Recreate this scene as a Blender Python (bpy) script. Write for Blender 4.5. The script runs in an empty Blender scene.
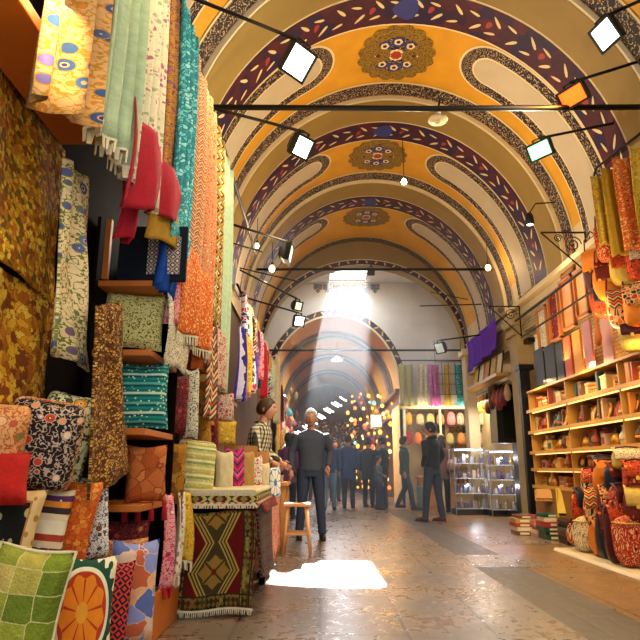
import bpy, math, random
from mathutils import Vector, Matrix, Euler
R = math.radians
PI = math.pi
C = bpy.context.scene.collection
rnd = random.Random(7)
# ---------- camera numbers (focal 600 px on a 640 px frame, pitched up) ----------
F = 600.0; TH = R(13.86); CH = 0.95
cT, sT = math.cos(TH), math.sin(TH)
def ray(x, y):
    v = (320 - y) / F
    return (x - 320) / F, cT - v * sT, sT + v * cT
def P(x, y, Y):                      # point of the street plane Y seen at that direction
    a, b, c = ray(x, y); k = Y / b
    return Vector((a * k, Y, CH + c * k))
def PXp(x, y, X):
    a, b, c = ray(x, y); k = X / a
    return Vector((X, b * k, CH + c * k))
def mpp(y, Y):                       # metres per pixel at depth Y
    return ray(320, y)[1] ** -1 * Y / F

# ---------- node helper ----------
class E:
    def __init__(s, nt, so): s.nt = nt; s.so = so
    def m(s, op, b=None, c=None):
        n = s.nt.nodes.new('ShaderNodeMath'); n.operation = op
        for i, v in enumerate((s, b, c)):
            if v is None: continue
            if isinstance(v, E): s.nt.links.new(v.so, n.inputs[i])
            else: n.inputs[i].default_value = v
        return E(s.nt, n.outputs[0])
    def __add__(s, o): return s.m('ADD', o)
    def __sub__(s, o): return s.m('SUBTRACT', o)
    def __mul__(s, o): return s.m('MULTIPLY', o)
    def __truediv__(s, o): return s.m('DIVIDE', o)
    def fr(s): return s.m('FRACT')
    def ab(s): return s.m('ABSOLUTE')
    def lt(s, o): return s.m('LESS_THAN', o)
    def gt(s, o): return s.m('GREATER_THAN', o)
    def sin(s): return s.m('SINE')
def lin(c):
    return tuple((x / 12.92 if x <= .04045 else ((x + .055) / 1.055) ** 2.4) for x in c)
def hx(h):
    h = h.lstrip('#'); return lin(tuple(int(h[i:i+2], 16) / 255 for i in (0, 2, 4)))
def ramp(nt, fac, cols, const=True, pos=None):
    n = nt.nodes.new('ShaderNodeValToRGB'); cr = n.color_ramp
    cr.interpolation = 'CONSTANT' if const else 'LINEAR'
    k = len(cols)
    while len(cr.elements) < k: cr.elements.new(1.0)
    for i, c in enumerate(cols):
        cr.elements[i].position = (pos[i] if pos else (i / k if const else i / max(1, k - 1)))
        cr.elements[i].color = (*c, 1)
    nt.links.new(fac.so, n.inputs[0])
    return n.outputs[0]
def mixc(nt, fac, a, b, mode='MIX'):
    n = nt.nodes.new('ShaderNodeMix'); n.data_type = 'RGBA'; n.blend_type = mode
    def put(i, v):
        if isinstance(v, E): nt.links.new(v.so, n.inputs[i])
        elif hasattr(v, 'node'): nt.links.new(v, n.inputs[i])
        elif isinstance(v, (int, float)): n.inputs[i].default_value = v
        else: n.inputs[i].default_value = (*v, 1)
    put(0, fac); put(6, a); put(7, b)
    return n.outputs[2]
def new_mat(name):
    m = bpy.data.materials.new(name); m.use_nodes = True
    nt = m.node_tree; b = nt.nodes['Principled BSDF']
    return m, nt, b
def coords(nt, kind='uv', scale=1.0, warp=0.0, sx=1.0, sy=1.0, rot=0.0):
    tc = nt.nodes.new('ShaderNodeTexCoord')
    so = tc.outputs['UV' if kind == 'uv' else 'Object']
    mp = nt.nodes.new('ShaderNodeMapping')
    if kind == 'xz': mp.inputs['Rotation'].default_value = (R(90), 0, 0)
    mp.inputs['Scale'].default_value = (1, 1, 1)
    nt.links.new(so, mp.inputs[0])
    mp2 = nt.nodes.new('ShaderNodeMapping'); mp2.inputs['Scale'].default_value = (scale * sx, scale * sy, scale)
    mp2.inputs['Rotation'].default_value = (0, 0, rot)
    nt.links.new(mp.outputs[0], mp2.inputs[0])
    so = mp2.outputs[0]
    if warp:
        nz = nt.nodes.new('ShaderNodeTexNoise'); nz.inputs['Scale'].default_value = 1.3
        nt.links.new(so, nz.inputs['Vector'])
        v1 = nt.nodes.new('ShaderNodeVectorMath'); v1.operation = 'SCALE'; v1.inputs['Scale'].default_value = warp
        nt.links.new(nz.outputs['Color'], v1.inputs[0])
        v2 = nt.nodes.new('ShaderNodeVectorMath'); v2.operation = 'ADD'
        nt.links.new(so, v2.inputs[0]); nt.links.new(v1.outputs[0], v2.inputs[1]); so = v2.outputs[0]
    return so
def sep(nt, so):
    n = nt.nodes.new('ShaderNodeSeparateXYZ'); nt.links.new(so, n.inputs[0])
    return E(nt, n.outputs[0]), E(nt, n.outputs[1]), E(nt, n.outputs[2])
def voro(nt, so, feature='F1', rand=1.0, scale=1.0):
    n = nt.nodes.new('ShaderNodeTexVoronoi'); n.feature = feature
    n.inputs['Scale'].default_value = scale; n.inputs['Randomness'].default_value = rand
    nt.links.new(so, n.inputs['Vector']); return n
def noise(nt, so, scale, detail=3):
    n = nt.nodes.new('ShaderNodeTexNoise'); n.inputs['Scale'].default_value = scale; n.inputs['Detail'].default_value = detail
    if so is not None: nt.links.new(so, n.inputs['Vector'])
    return E(nt, n.outputs['Fac'])
def finish(nt, b, col, so, rough=.85, var=.25, bump=.15, bscale=60, metal=0, spec=.3):
    nz = noise(nt, so, 3.0, 4)
    v = nz * (var * 2) + (1 - var)
    g = nt.nodes.new('ShaderNodeCombineColor')
    for i in range(3): nt.links.new(v.so, g.inputs[i])
    c = mixc(nt, 1.0, col, g.outputs[0], 'MULTIPLY')
    nt.links.new(c, b.inputs['Base Color'])
    b.inputs['Roughness'].default_value = rough; b.inputs['Metallic'].default_value = metal
    b.inputs['Specular IOR Level'].default_value = spec
    if bump:
        bn = nt.nodes.new('ShaderNodeBump'); bn.inputs['Strength'].default_value = bump; bn.inputs['Distance'].default_value = .01
        nt.links.new(noise(nt, so, bscale, 2).so, bn.inputs['Height'])
        nt.links.new(bn.outputs[0], b.inputs['Normal'])
_mc = {}
def solid(name, col, rough=.6, metal=0.0, var=.12, bump=.05, bscale=25, spec=.4, kind='obj'):
    if name in _mc: return _mc[name]
    m, nt, b = new_mat(name); so = coords(nt, kind)
    c = nt.nodes.new('ShaderNodeRGB'); c.outputs[0].default_value = (*(hx(col) if isinstance(col, str) else col), 1)
    finish(nt, b, c.outputs[0], so, rough, var, bump, bscale, metal, spec)
    _mc[name] = m; return m
def emis(name, col, strength):
    if name in _mc: return _mc[name]
    m, nt, b = new_mat(name)
    col = hx(col) if isinstance(col, str) else col
    b.inputs['Base Color'].default_value = (*col, 1)
    b.inputs['Emission Color'].default_value = (*col, 1); b.inputs['Emission Strength'].default_value = strength
    _mc[name] = m; return m
def fab(name, kind, pal, scale=8.0, coord='uv', warp=0.0, rough=.85, var=.2, sx=1, sy=1, rot=0.0, w=.08, bump=.2, spec=.25, rand=1.0):
    """patterned textile"""
    if name in _mc: return _mc[name]
    pal = [hx(p) if isinstance(p, str) else p for p in pal]
    m, nt, b = new_mat(name)
    so = coords(nt, coord, scale, warp, sx, sy, rot)
    if kind == 'mosaic':
        v = voro(nt, so, rand=rand); r, g, bb = sep(nt, v.outputs['Color'])
        col = ramp(nt, r, pal[1:])
        e = voro(nt, so, 'DISTANCE_TO_EDGE', rand=rand)
        col = mixc(nt, E(nt, e.outputs['Distance']).lt(w), col, pal[0])
    elif kind == 'floral':      # ground, leaf, centre, petals...
        v = voro(nt, so, rand=.75); d = E(nt, v.outputs['Distance']); r, g, bb = sep(nt, v.outputs['Color'])
        pet = ramp(nt, r, pal[3:])
        lf = noise(nt, so, 2.2, 1); lf = ((lf - .5).ab()).lt(w * .35)
        v2 = voro(nt, so, scale=3.1); l2 = E(nt, v2.outputs['Distance']).lt(.28)
        col = mixc(nt, lf, pal[0], pal[1]); col = mixc(nt, l2 * (d.gt(.42)), col, pal[1])
        dd = d + (g * .12)
        col = mixc(nt, dd.lt(.42), col, pal[1]); col = mixc(nt, dd.lt(.37), col, pet)
        col = mixc(nt, dd.lt(.2), col, pal[0]); col = mixc(nt, dd.lt(.15), col, pal[2])
    elif kind == 'kilim':
        x, y, z = sep(nt, so)
        t = (y + (x.fr() - .5).ab()).fr(); col = ramp(nt, t, pal)
    elif kind == 'diamond':
        x, y, z = sep(nt, so)
        t = (x.fr() - .5).ab() + (y.fr() - .5).ab(); col = ramp(nt, t, pal)
    elif kind == 'stripe':
        x, y, z = sep(nt, so); col = ramp(nt, x.fr(), pal)
    elif kind == 'hstripe':
        x, y, z = sep(nt, so)
        col = ramp(nt, y.fr(), pal)
        v = voro(nt, so, scale=6); r, g, bb = sep(nt, v.outputs['Color'])
        col = mixc(nt, (E(nt, v.outputs['Distance']).lt(.3)) * (r.gt(.4)), col, pal[0])
    elif kind == 'scroll':      # ground, line, accent
        v = voro(nt, so); d = E(nt, v.outputs['Distance']); r, g, bb = sep(nt, v.outputs['Color'])
        s = ((d * 17 + r * 6).sin()).gt(.15)
        n = (noise(nt, so, 2.0, 1) * 26).sin().gt(.1)
        col = mixc(nt, s * n, pal[0], pal[1])
        col = mixc(nt, d.lt(.16), col, pal[2] if len(pal) > 2 else pal[1])
    elif kind == 'check':
        x, y, z = sep(nt, so)
        a = x.fr().lt(.45); c = y.fr().lt(.45)
        col = mixc(nt, a, pal[0], pal[1]); col = mixc(nt, c * .6, col, pal[2])
    elif kind == 'suzani':      # ground, ring, centre, border scroll, petal
        x, y, z = sep(nt, so)
        rr = (x * x + y * y).m('SQRT'); an = y.m('ARCTAN2', x)
        pet = (an * 9).sin() * .05
        v = voro(nt, so, scale=4.0); d = E(nt, v.outputs['Distance'])
        col = mixc(nt, d.lt(.36), pal[0], pal[3])
        col = mixc(nt, (rr + (an * 22).sin() * .06).lt(1.05), col, pal[3])
        col = mixc(nt, rr.lt(.86), col, pal[0]); col = mixc(nt, rr.lt(.76), col, pal[1])
        col = mixc(nt, (rr + pet).lt(.66), col, pal[2])
        col = mixc(nt, ((an * 9).sin()).gt(.9) * rr.lt(.6), col, pal[1])
        col = mixc(nt, rr.lt(.18), col, pal[4])
    elif kind == 'frame':       # centre ground, motif, border, rim  (uv in units of half size)
        x, y, z = sep(nt, so)
        mx = x.ab().m('MAXIMUM', y.ab())
        v = voro(nt, so, scale=3.2); d = E(nt, v.outputs['Distance'])
        col = mixc(nt, d.lt(.36), pal[0], pal[1])
        r, g, bb = sep(nt, v.outputs['Color'])
        bor = mixc(nt, d.lt(.25), pal[2], pal[3])
        col = mixc(nt, mx.gt(.62), col, bor)
        col = mixc(nt, mx.gt(.6) * mx.lt(.66), col, pal[3])
    else:
        col = nt.nodes.new('ShaderNodeRGB').outputs[0]; col.default_value = (*pal[0], 1)
    finish(nt, b, col, so, rough, var, bump, 9, spec=spec)
    _mc[name] = m; return m

# ---------- mesh builder ----------
def fringe_mb(pts, drop):
    # one connected comb: a narrow band with strands below
    mb = MB(); n = len(pts); vs = []; fs = []
    for p in pts: p = Vector(p); vs += [p, p + Vector((0, 0, -.012))]
    for i in range(n - 1): fs.append((2 * i, 2 * i + 1, 2 * i + 3, 2 * i + 2))
    for i in range(0, n - 1, 2):
        a, b = vs[2 * i + 1], vs[2 * i + 3]; m = (a + b) / 2 + Vector((.003 * (i % 3 - 1), .003 * (i % 5 - 2), -drop)); k = len(vs)
        vs += [m + (a - b) * .3, m + (b - a) * .3]; fs.append((2 * i + 1, k, k + 1, 2 * i + 3))
    mb.add(vs, fs, 0); return mb
class MB:
    def __init__(s): s.v = []; s.f = []; s.m = []; s.uv = []
    def add(s, vs, fs, mat=0, uvs=None):
        o = len(s.v); s.v += [tuple(p) for p in vs]
        for i, f in enumerate(fs):
            s.f.append([o + k for k in f]); s.m.append(mat if not isinstance(mat, list) else mat[i])
            if uvs is not None: s.uv.append([uvs[k] for k in f])
            else:
                p = [Vector(vs[k]) for k in f]
                n = (p[1] - p[0]).cross(p[2] - p[0])
                ax = max(range(3), key=lambda q: abs(n[q])); ij = [(1, 2), (0, 2), (0, 1)][ax]
                s.uv.append([(q[ij[0]], q[ij[1]]) for q in p])
        return s
    def box(s, c, d, mat=0, rot=None, taper=1.0):
        hx_, hy, hz = d[0] / 2, d[1] / 2, d[2] / 2; vs = []
        for z in (-1, 1):
            k = taper if z > 0 else 1
            for x, y in ((-1, -1), (1, -1), (1, 1), (-1, 1)): vs.append(Vector((x * hx_ * k, y * hy * k, z * hz)))
        if rot is not None:
            M = Euler(rot).to_matrix(); vs = [M @ p for p in vs]
        c = Vector(c); vs = [p + c for p in vs]
        return s.add(vs, [(3, 2, 1, 0), (4, 5, 6, 7), (0, 1, 5, 4), (1, 2, 6, 5), (2, 3, 7, 6), (3, 0, 4, 7)], mat)
    def tube(s, pts, rad, n=10, mat=0, caps=True, ell=None):
        pts = [Vector(p) for p in pts]
        if not hasattr(rad, '__len__'): rad = [rad] * len(pts)
        vs = []; fs = []; uvs = []
        up = Vector((0, 0, 1)); L = 0
        prev = None
        for i, p in enumerate(pts):
            d = (pts[min(i + 1, len(pts) - 1)] - pts[max(i - 1, 0)]).normalized()
            if prev is None:
                a = up if abs(d.z) < .9 else Vector((0, 1, 0))
                u = a.cross(d).normalized()
            else:
                u = (prev - d * prev.dot(d)).normalized()
            prev = u; w = d.cross(u)
            if i: L += (p - pts[i - 1]).length
            for k in range(n):
                a = 2 * PI * k / n; e = ell[i] if ell else 1
                vs.append(p + (u * math.cos(a) + w * math.sin(a) * e) * rad[i]); uvs.append((k / n * 2 * PI * rad[i], L))
        for i in range(len(pts) - 1):
            for k in range(n):
                a = i * n + k; b = i * n + (k + 1) % n
                fs.append((a, b, b + n, a + n))
        if caps:
            fs.append(tuple(range(n - 1, -1, -1))); fs.append(tuple(range((len(pts) - 1) * n, len(pts) * n)))
        return s.add(vs, fs, mat, uvs)
    def lathe(s, prof, c=(0, 0, 0), n=16, mat=0, sx=1, sy=1):
        c = Vector(c); vs = []; fs = []; uvs = []
        for j, (r, z) in enumerate(prof):
            for k in range(n):
                a = 2 * PI * k / n; vs.append(c + Vector((r * math.cos(a) * sx, r * math.sin(a) * sy, z)))
                uvs.append((a * .2, z))
        for j in range(len(prof) - 1):
            for k in range(n):
                a = j * n + k; b = j * n + (k + 1) % n; fs.append((a, b, b + n, a + n))
        fs.append(tuple(range(n - 1, -1, -1))); fs.append(tuple(range((len(prof) - 1) * n, len(prof) * n)))
        return s.add(vs, fs, mat, uvs)
    def loft(s, secs, n=16, mat=0):          # (cx, cy, z, rx, ry)
        vs = []; fs = []
        for cx, cy, z, rx, ry in secs:
            for k in range(n):
                a = 2 * PI * k / n; vs.append(Vector((cx + rx * math.cos(a), cy + ry * math.sin(a), z)))
        for j in range(len(secs) - 1):
            for k in range(n):
                a = j * n + k; b = j * n + (k + 1) % n; fs.append((a, b, b + n, a + n))
        fs.append(tuple(range(n - 1, -1, -1))); fs.append(tuple(range((len(secs) - 1) * n, len(secs) * n)))
        return s.add(vs, fs, mat)
    def ball(s, c, r, n=12, mat=0):
        if not hasattr(r, '__len__'): r = (r, r, r)
        prof = [(math.sin(PI * j / (n // 2)) + (1e-3), -math.cos(PI * j / (n // 2))) for j in range(n // 2 + 1)]
        c = Vector(c); vs = []; fs = []
        for q, z in prof:
            for k in range(n):
                a = 2 * PI * k / n; vs.append(c + Vector((q * math.cos(a) * r[0], q * math.sin(a) * r[1], z * r[2])))
        for j in range(len(prof) - 1):
            for k in range(n):
                a = j * n + k; b = j * n + (k + 1) % n; fs.append((a, b, b + n, a + n))
        return s.add(vs, fs, mat)
    def grid(s, fn, nu, nv, mat=0, uvf=None):
        vs = []; fs = []; uvs = []
        for j in range(nv + 1):
            for i in range(nu + 1):
                u, v = i / nu, j / nv; vs.append(fn(u, v)); uvs.append(uvf(u, v) if uvf else (u, v))
        for j in range(nv):
            for i in range(nu):
                a = j * (nu + 1) + i; fs.append((a, a + 1, a + nu + 2, a + nu + 1))
        return s.add(vs, fs, mat, uvs)
    def prism(s, outline, y0, y1, mat=0):    # outline in xz, extruded in y
        n = len(outline)
        vs = [(x, y0, z) for x, z in outline] + [(x, y1, z) for x, z in outline]
        fs = [tuple(range(n)), tuple(range(2 * n - 1, n - 1, -1))] + [(i, i + n, (i + 1) % n + n, (i + 1) % n) for i in range(n)]
        return s.add(vs, fs, mat)
    def xf(s, M):
        s.v = [tuple(M @ Vector(p)) for p in s.v]; return s
    def mesh(s, name, mats, smooth=True):
        me = bpy.data.meshes.new(name); me.from_pydata(s.v, [], s.f)
        for m in (mats if isinstance(mats, (list, tuple)) else [mats]): me.materials.append(m)
        for p, k in zip(me.polygons, s.m): p.material_index = k; p.use_smooth = smooth
        ul = me.uv_layers.new(name='UVMap'); i = 0; dat = []
        for q in s.uv:
            for u in q: dat += [u[0], u[1]]
        ul.data.foreach_set('uv', dat)
        me.validate(); me.update(); return me
    def build(s, name, mats, parent=None, smooth=False, loc=None, rot=None, bevel=0, solidify=0):
        o = bpy.data.objects.new(name, s.mesh(name, mats, smooth)); C.objects.link(o)
        if parent is not None: o.parent = parent
        if loc is not None: o.location = loc
        if rot is not None: o.rotation_euler = rot
        if solidify:
            md = o.modifiers.new('thickness', 'SOLIDIFY'); md.thickness = solidify; md.offset = 0
        if bevel:
            md = o.modifiers.new('bevel', 'BEVEL'); md.width = bevel; md.segments = 2; md.limit_method = 'ANGLE'
        return o
def tag(o, label=None, cat=None, group=None, kind=None):
    if label: o['label'] = label
    if cat: o['category'] = cat
    if group: o['group'] = group
    if kind: o['kind'] = kind
    return o
def empty(name, loc=(0, 0, 0), rz=0, rot=None):
    o = bpy.data.objects.new(name, None); C.objects.link(o); o.empty_display_size = .1
    o.location = loc; o.rotation_euler = rot if rot else (0, 0, rz); return o
def struct(o): o['kind'] = 'structure'; return o
_kids = {}
def copy_tree(o, parent=None):
    c = o.copy(); C.objects.link(c)
    c.parent = parent
    for ch in list(o.children): copy_tree(ch, c)
    return c
ORD = ['first', 'second', 'third', 'fourth', 'fifth', 'sixth', 'seventh', 'eighth', 'ninth', 'tenth', 'eleventh', 'twelfth', 'thirteenth', 'fourteenth', 'fifteenth', 'sixteenth', 'seventeenth', 'eighteenth', 'nineteenth', 'twentieth']
for _t, _u in (('twenty', 'thirtieth'), ('thirty', 'fortieth'), ('forty', 'fiftieth'), ('fifty', 'sixtieth')): ORD += [_t + '-' + q for q in ORD[:9]] + [_u]
# ================= setting =================
VX, VA, VBh, VZ = 1.0, 2.37, 2.62, 3.62
M_orange = solid('ochre_paint', '#cf9410', .55, var=.22, bump=.08, bscale=5)
M_brown = solid('gold_brown_paint', '#8c7030', .6, var=.2, bump=.08, bscale=5)
M_cream = solid('cream_line_paint', '#e2cfa0', .6, var=.1)
M_pale = solid('pale_plaster', '#bdac90', .6, var=.15, bump=.1, bscale=8)
M_plast = solid('beige_plaster', '#cbb68e', .7, var=.2, bump=.15, bscale=10)
M_white = solid('white_plaster', '#d9d3cc', .75, var=.16, bump=.15, bscale=4)
M_dark = fab('dark_scroll_border', 'scroll', ['#22141e', '#b8a078', '#7a3420'], 11, var=.15, rough=.55, bump=.03)
M_purp = fab('purple_band_paint', 'mosaic', ['#2e0c22', '#42101f', '#2e0e30', '#4c1220', '#260f38', '#3e0e22'], 5, w=.02, var=.25, rough=.5, bump=.03)
M_leaf = solid('cream_leaf_paint', '#dcc48c', .5, var=.1)
M_blue = solid('blue_paint', '#232a78', .5)
M_red = solid('red_paint', '#9a2a18', .5)
M_olive = fab('medallion_scroll', 'scroll', ['#8a6a18', '#2a1c28', '#a08a28'], 14, var=.15, rough=.55, bump=.03)
M_iron = solid('dark_iron', '#1c1814', .5, metal=.6, var=.2)
M_black = solid('black_metal', '#101113', .45, metal=.3)
CM = [M_orange, M_brown, M_cream, M_pale, M_plast, M_dark, M_purp, M_leaf, M_blue, M_red, M_olive]
def V(t, Y, off=0, vx=VX, a=VA, b=VBh, z0=VZ):
    # pointed a little at the crown
    return Vector((vx + (a - off) * math.cos(t), Y, z0 + (b - off) * math.sin(t)))
SL = 2.5
def band(mb, t0, t1, Y0, Y1, off, mat, n=48, **kw):
    mb.grid(lambda u, v: V(t0 + (t1 - t0) * u, Y0 + (Y1 - Y0) * v, off, **kw), n, 1, mat,
            lambda u, v: ((t0 + (t1 - t0) * u) * SL, Y0 + (Y1 - Y0) * v))
def poly(mb, pts, off, mat, sub=1):          # pts in (arc metres from centre, Y) around t0
    vs = [V(s / SL, y, off) for s, y in pts]
    mb.add(vs, [tuple(range(len(vs)))], mat, [(s, y) for s, y in pts])
def lens_shape(s, y, ang, L, W):
    out = []
    for k in range(10):
        a = 2 * PI * k / 10; x0 = math.cos(a) * L / 2; y0 = math.sin(a) * W / 2 * (1 - .35 * math.cos(a))
        out.append((s + x0 * math.cos(ang) - y0 * math.sin(ang), y + x0 * math.sin(ang) + y0 * math.cos(ang)))
    return out
cb = MB()
PER = 2.62; YS = [0.46, 3.08, 5.70, 8.33, 10.95]; YE = 13.57
tl = R(9)
band(cb, tl, PI - tl, -2.2, YE, 0, 0, 64)
band(cb, -R(4), tl, -2.2, YE, 0, 4, 6); band(cb, PI - tl, PI + R(4), -2.2, YE, 0, 4, 6)
for Pk in YS:
    band(cb, 0, PI, Pk - .60, Pk + .52, .06, 2, 56)                 # rib base in cream, shows as lines
    band(cb, 0, PI, Pk - .57, Pk - .03, .066, 1, 56)
    band(cb, 0, PI, Pk, Pk + .49, .066, 6, 56)
    for yy in (Pk - .60, Pk + .52):                                 # rib side faces
        cb.grid(lambda u, v: V(PI * u, yy, .06 * v), 56, 1, 2)
    k = 0; s = R(6) * SL
    while s < R(174) * SL:
        yc = Pk + .245
        if k % 2: poly(cb, lens_shape(s, yc + .09, .75, .18, .042), .071, 7); poly(cb, lens_shape(s + .05, yc - .1, -.3, .15, .038), .072, 7)
        else: poly(cb, lens_shape(s, yc - .09, -.85, .18, .042), .071, 7); poly(cb, lens_shape(s + .05, yc + .11, .3, .15, .038), .072, 7)
        if k % 3 == 1: poly(cb, lens_shape(s + .09, yc, 1.2, .12, .07), .070, 9)
        k += 1; s += .25
    poly(cb, lens_shape(R(90) * SL, Pk + .245, 0, .34, .34), .0735, 8)
    Yb = Pk + PER - .60 - .29
    if Pk > 10: Yb = YE - .32
    band(cb, R(2), PI - R(2), Yb, Yb + .27, .014, 5, 56)
    band(cb, R(2), PI - R(2), Yb - .03, Yb, .010, 2, 56)
    yc = Pk + .52 + .10 + .40
    for mir in (0, 1):
        for (W, off, mt, cut) in ((.43, .010, 2, 0), (.40, .014, 5, .03), (.245, .018, 2, .185), (.22, .022, 3, .21)):
            t0, t1 = R(1) + cut / SL * .3, R(70) - cut / SL; n = 26
            def fn(u, v, W=W, off=off, t0=t0, t1=t1):
                u2 = 1 - (1 - u) ** 1.6
                t = t0 + (t1 - t0) * u2; rem = (t1 - t) * SL
                w = W if rem > W else math.sqrt(max(0, W * W - (W - rem) ** 2)) + 1e-4
                if mir: t = PI - t
                return V(t, yc + (v * 2 - 1) * w, off)
            def uvf(u, v, W=W, t0=t0, t1=t1): return ((t0 + (t1 - t0) * u) * SL, (v * 2 - 1) * W)
            cb.grid(fn, n, 2, mt, uvf)
    # medallion at the crown
    sc, yc = R(90) * SL, Pk + 1.12
    def rose(rad, lobes, amp, off, mt, cs=0, cy=0):
        n = 64; pts = []
        for q in range(n):
            a = 2 * PI * q / n; r = rad * (1 + amp * abs(math.sin(a * lobes / 2)))
            pts.append((sc + cs + r * math.cos(a), yc + cy + r * math.sin(a) * 1.0))
        vs = [V(sx_ / SL, y, off) for sx_, y in pts]; c0 = V((sc + cs) / SL, yc + cy, off)
        cb.add([c0] + vs, [(0, i + 1, (i + 1) % n + 1) for i in range(n)], mt, [(sc, yc)] + pts)
    rose(.50, 16, .10, .010, 10); rose(.44, 16, .06, .013, 1); rose(.42, 16, .08, .016, 10); rose(.30, 12, .12, .018, 5)
    for q in range(8):
        a = q * PI / 4
        rose(.085, 6, .1, .0215, 8, .25 * math.cos(a), .25 * math.sin(a)); rose(.05, 5, .2, .024, 2, .25 * math.cos(a), .25 * math.sin(a))
        rose(.025, 5, .2, .026, 6, .25 * math.cos(a), .25 * math.sin(a))
    rose(.1, 10, .15, .0215, 2); rose(.07, 8, .15, .024, 9)
struct(cb.build('ceiling', CM, smooth=True))

# end arch of the near vault
AZ, AA, AB = VZ, 2.33, 2.05
eb = MB()
def Ein(t, Y, o=0): return Vector((VX + (AA + o) * math.cos(t), Y, AZ + (AB + o) * math.sin(t)))
eb.grid(lambda u, v: (Ein(PI * u, YE) * (1 - v) + V(PI * u, YE) * v), 56, 4, 1, lambda u, v: (u * 7, v))
eb.grid(lambda u, v: Ein(PI * u, YE - .012, .10 * v), 56, 1, 6, lambda u, v: (u * 7.5, v * .1))
eb.grid(lambda u, v: Ein(PI * u, YE - .018, .10 + .02 * v), 56, 1, 2)
for k in range(34):
    t = PI * (k + .5) / 34; c = Ein(t, YE - .02, .05)
    eb.box(c, (.07, .004, .035), 7, (0, -t + (.6 if k % 2 else -.6), 0))
eb.grid(lambda u, v: Ein(PI * u, YE + .35 * v), 56, 1, 1)
# outer closing face above the arch up to the crossing ceiling
eb.grid(lambda u, v: (Ein(PI * u, YE + .36, .02) * (1 - v) + Vector((VX + 3.6 * math.cos(PI * u), YE + .36, VZ - .2 + 3.4 * math.sin(PI * u) ** .5)) * v), 56, 1, 4)
for sx_ in (-1, 1):
    xw = VX + sx_ * AA
    eb.box((xw + sx_ * .12, YE + .18, VZ / 2), (.24, .36, VZ), 4)
    eb.box((xw + sx_ * .10, YE + .18, VZ - .08), (.34, .44, .14), 2)
struct(eb.build('trim_1', CM, smooth=False))

# side walls
wl = MB(); wl.box((-1.52, 5.7, 1.85), (.24, 15.8, 3.7)); wl.box((-1.42, 5.7, 3.55), (.1, 15.7, .12))
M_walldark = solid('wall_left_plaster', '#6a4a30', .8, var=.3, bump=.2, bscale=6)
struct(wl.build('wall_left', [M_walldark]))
mwr, nt, b = new_mat('whitewashed_brick'); so = coords(nt, 'uv', 1)
br = nt.nodes.new('ShaderNodeTexBrick'); nt.links.new(so, br.inputs[0]); br.inputs['Scale'].default_value = 5
br.inputs['Color1'].default_value = (*hx('#b5a67c'), 1); br.inputs['Color2'].default_value = (*hx('#9a8a64'), 1); br.inputs['Mortar'].default_value = (*hx('#6f6248'), 1)
br.inputs['Mortar Size'].default_value = .025
finish(nt, b, br.outputs[0], so, .8, .25, .3, 12)
wr = MB(); wr.box((3.50, 1.3, 1.85), (.22, 7.0, 3.7)); wr.box((3.73, 7.2, 1.6), (.22, 5.0, 3.2)); wr.box((3.60, 7.25, 3.42), (.42, 5.3, .56)); wr.box((3.50, 11.83, 3.35), (.22, 3.48, .7)); wr.box((3.33, 3.95, 3.60), (.12, 12.3, .08), 1)
struct(wr.build('wall_right', [mwr, M_plast]))
wr2 = MB(); wr2.box((4.42, 13.3, 1.85), (.2, 6.0, 3.7)); wr2.box((4.0, 10.2, 1.55), (.9, .2, 3.1)); wr2.box((4.0, 12.0, 3.08), (.95, 3.4, .1)); wr2.box((4.42, 14.8, 4.9), (.2, 2.4, 2.6))
struct(wr2.build('wall_right', [M_plast]))
wl2 = MB(); wl2.box((-2.9, 14.8, 3.1), (.2, 2.4, 6.4)); wl2.box((-2.2, 13.75, 1.85), (1.4, .2, 3.7)); wl2.box((-2.2, 13.9, 4.9), (1.5, .1, 3))
wl2.box((3.95, 13.9, 4.9), (1.1, .1, 3.0))
struct(wl2.build('wall_left', [M_plast]))
# pilaster between the shelf wall and the far stalls, with curled brackets nearby
pb = MB(); pb.box((3.42, 9.98, 1.75), (.30, .42, 3.5)); pb.box((3.40, 9.98, 3.35), (.40, .52, .16)); pb.box((3.40, 9.98, 3.15), (.36, .48, .08)); pb.box((3.42, 9.98, .12), (.36, .50, .24))
struct(pb.build('trim_2', [solid('pilaster_stone', '#a08a5c', .7, var=.25, bump=.2)], bevel=.015))

# back wall with the big opening
YB = 15.85
bw = MB()
ox, oa, oz0, ob = 0.40, 1.72, 3.0, 1.98      # opening centre, half width, spring, rise
def Bop(t, o=0): return (ox + (oa + o) * math.cos(t), oz0 + (ob + o) * (math.sin(t) ** 1.0 * (1 + .0 * t)))
N = 40; X0, X1, ZT = -3.0, 5.0, 5.96
def outer(t):
    c, s = math.cos(t), math.sin(t)
    k = min((X1 - ox) / c if c > 1e-6 else 1e9, (X0 - ox) / c if c < -1e-6 else 1e9, (ZT - oz0) / s if s > 1e-6 else 1e9)
    return ox + c * k, oz0 + s * k
ts = sorted([PI * i / N for i in range(N + 1)] + [math.atan2(ZT - oz0, X1 - ox), math.atan2(ZT - oz0, X0 - ox)])
for a, b_ in zip(ts, ts[1:]):
    p, q, r_, s_ = Bop(a), Bop(b_), outer(b_), outer(a)
    bw.add([(p[0], YB, p[1]), (q[0], YB, q[1]), (r_[0], YB, r_[1]), (s_[0], YB, s_[1])], [(0, 1, 2, 3)], 0)
bw.box((-2.16, YB + .1, 1.5), (1.68, .2, 3.0), 0)                    # left of opening
bw.box((3.55, YB + .1, 2.78), (2.86, .2, .46), 0)                    # above the far stall
bw.box((2.16, YB + .1, 1.5), (.10, .2, 3.0), 0)
for (d0, d1, mt) in ((-.02, .03, 2), (.03, .17, 6), (.17, .19, 2)):
    bw.grid(lambda u, v: Vector((Bop(PI * u, d0 + (d1 - d0) * v)[0], YB - .012, Bop(PI * u, d0 + (d1 - d0) * v)[1])), 44, 1, mt, lambda u, v: (u * 5, v * .15))
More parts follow.
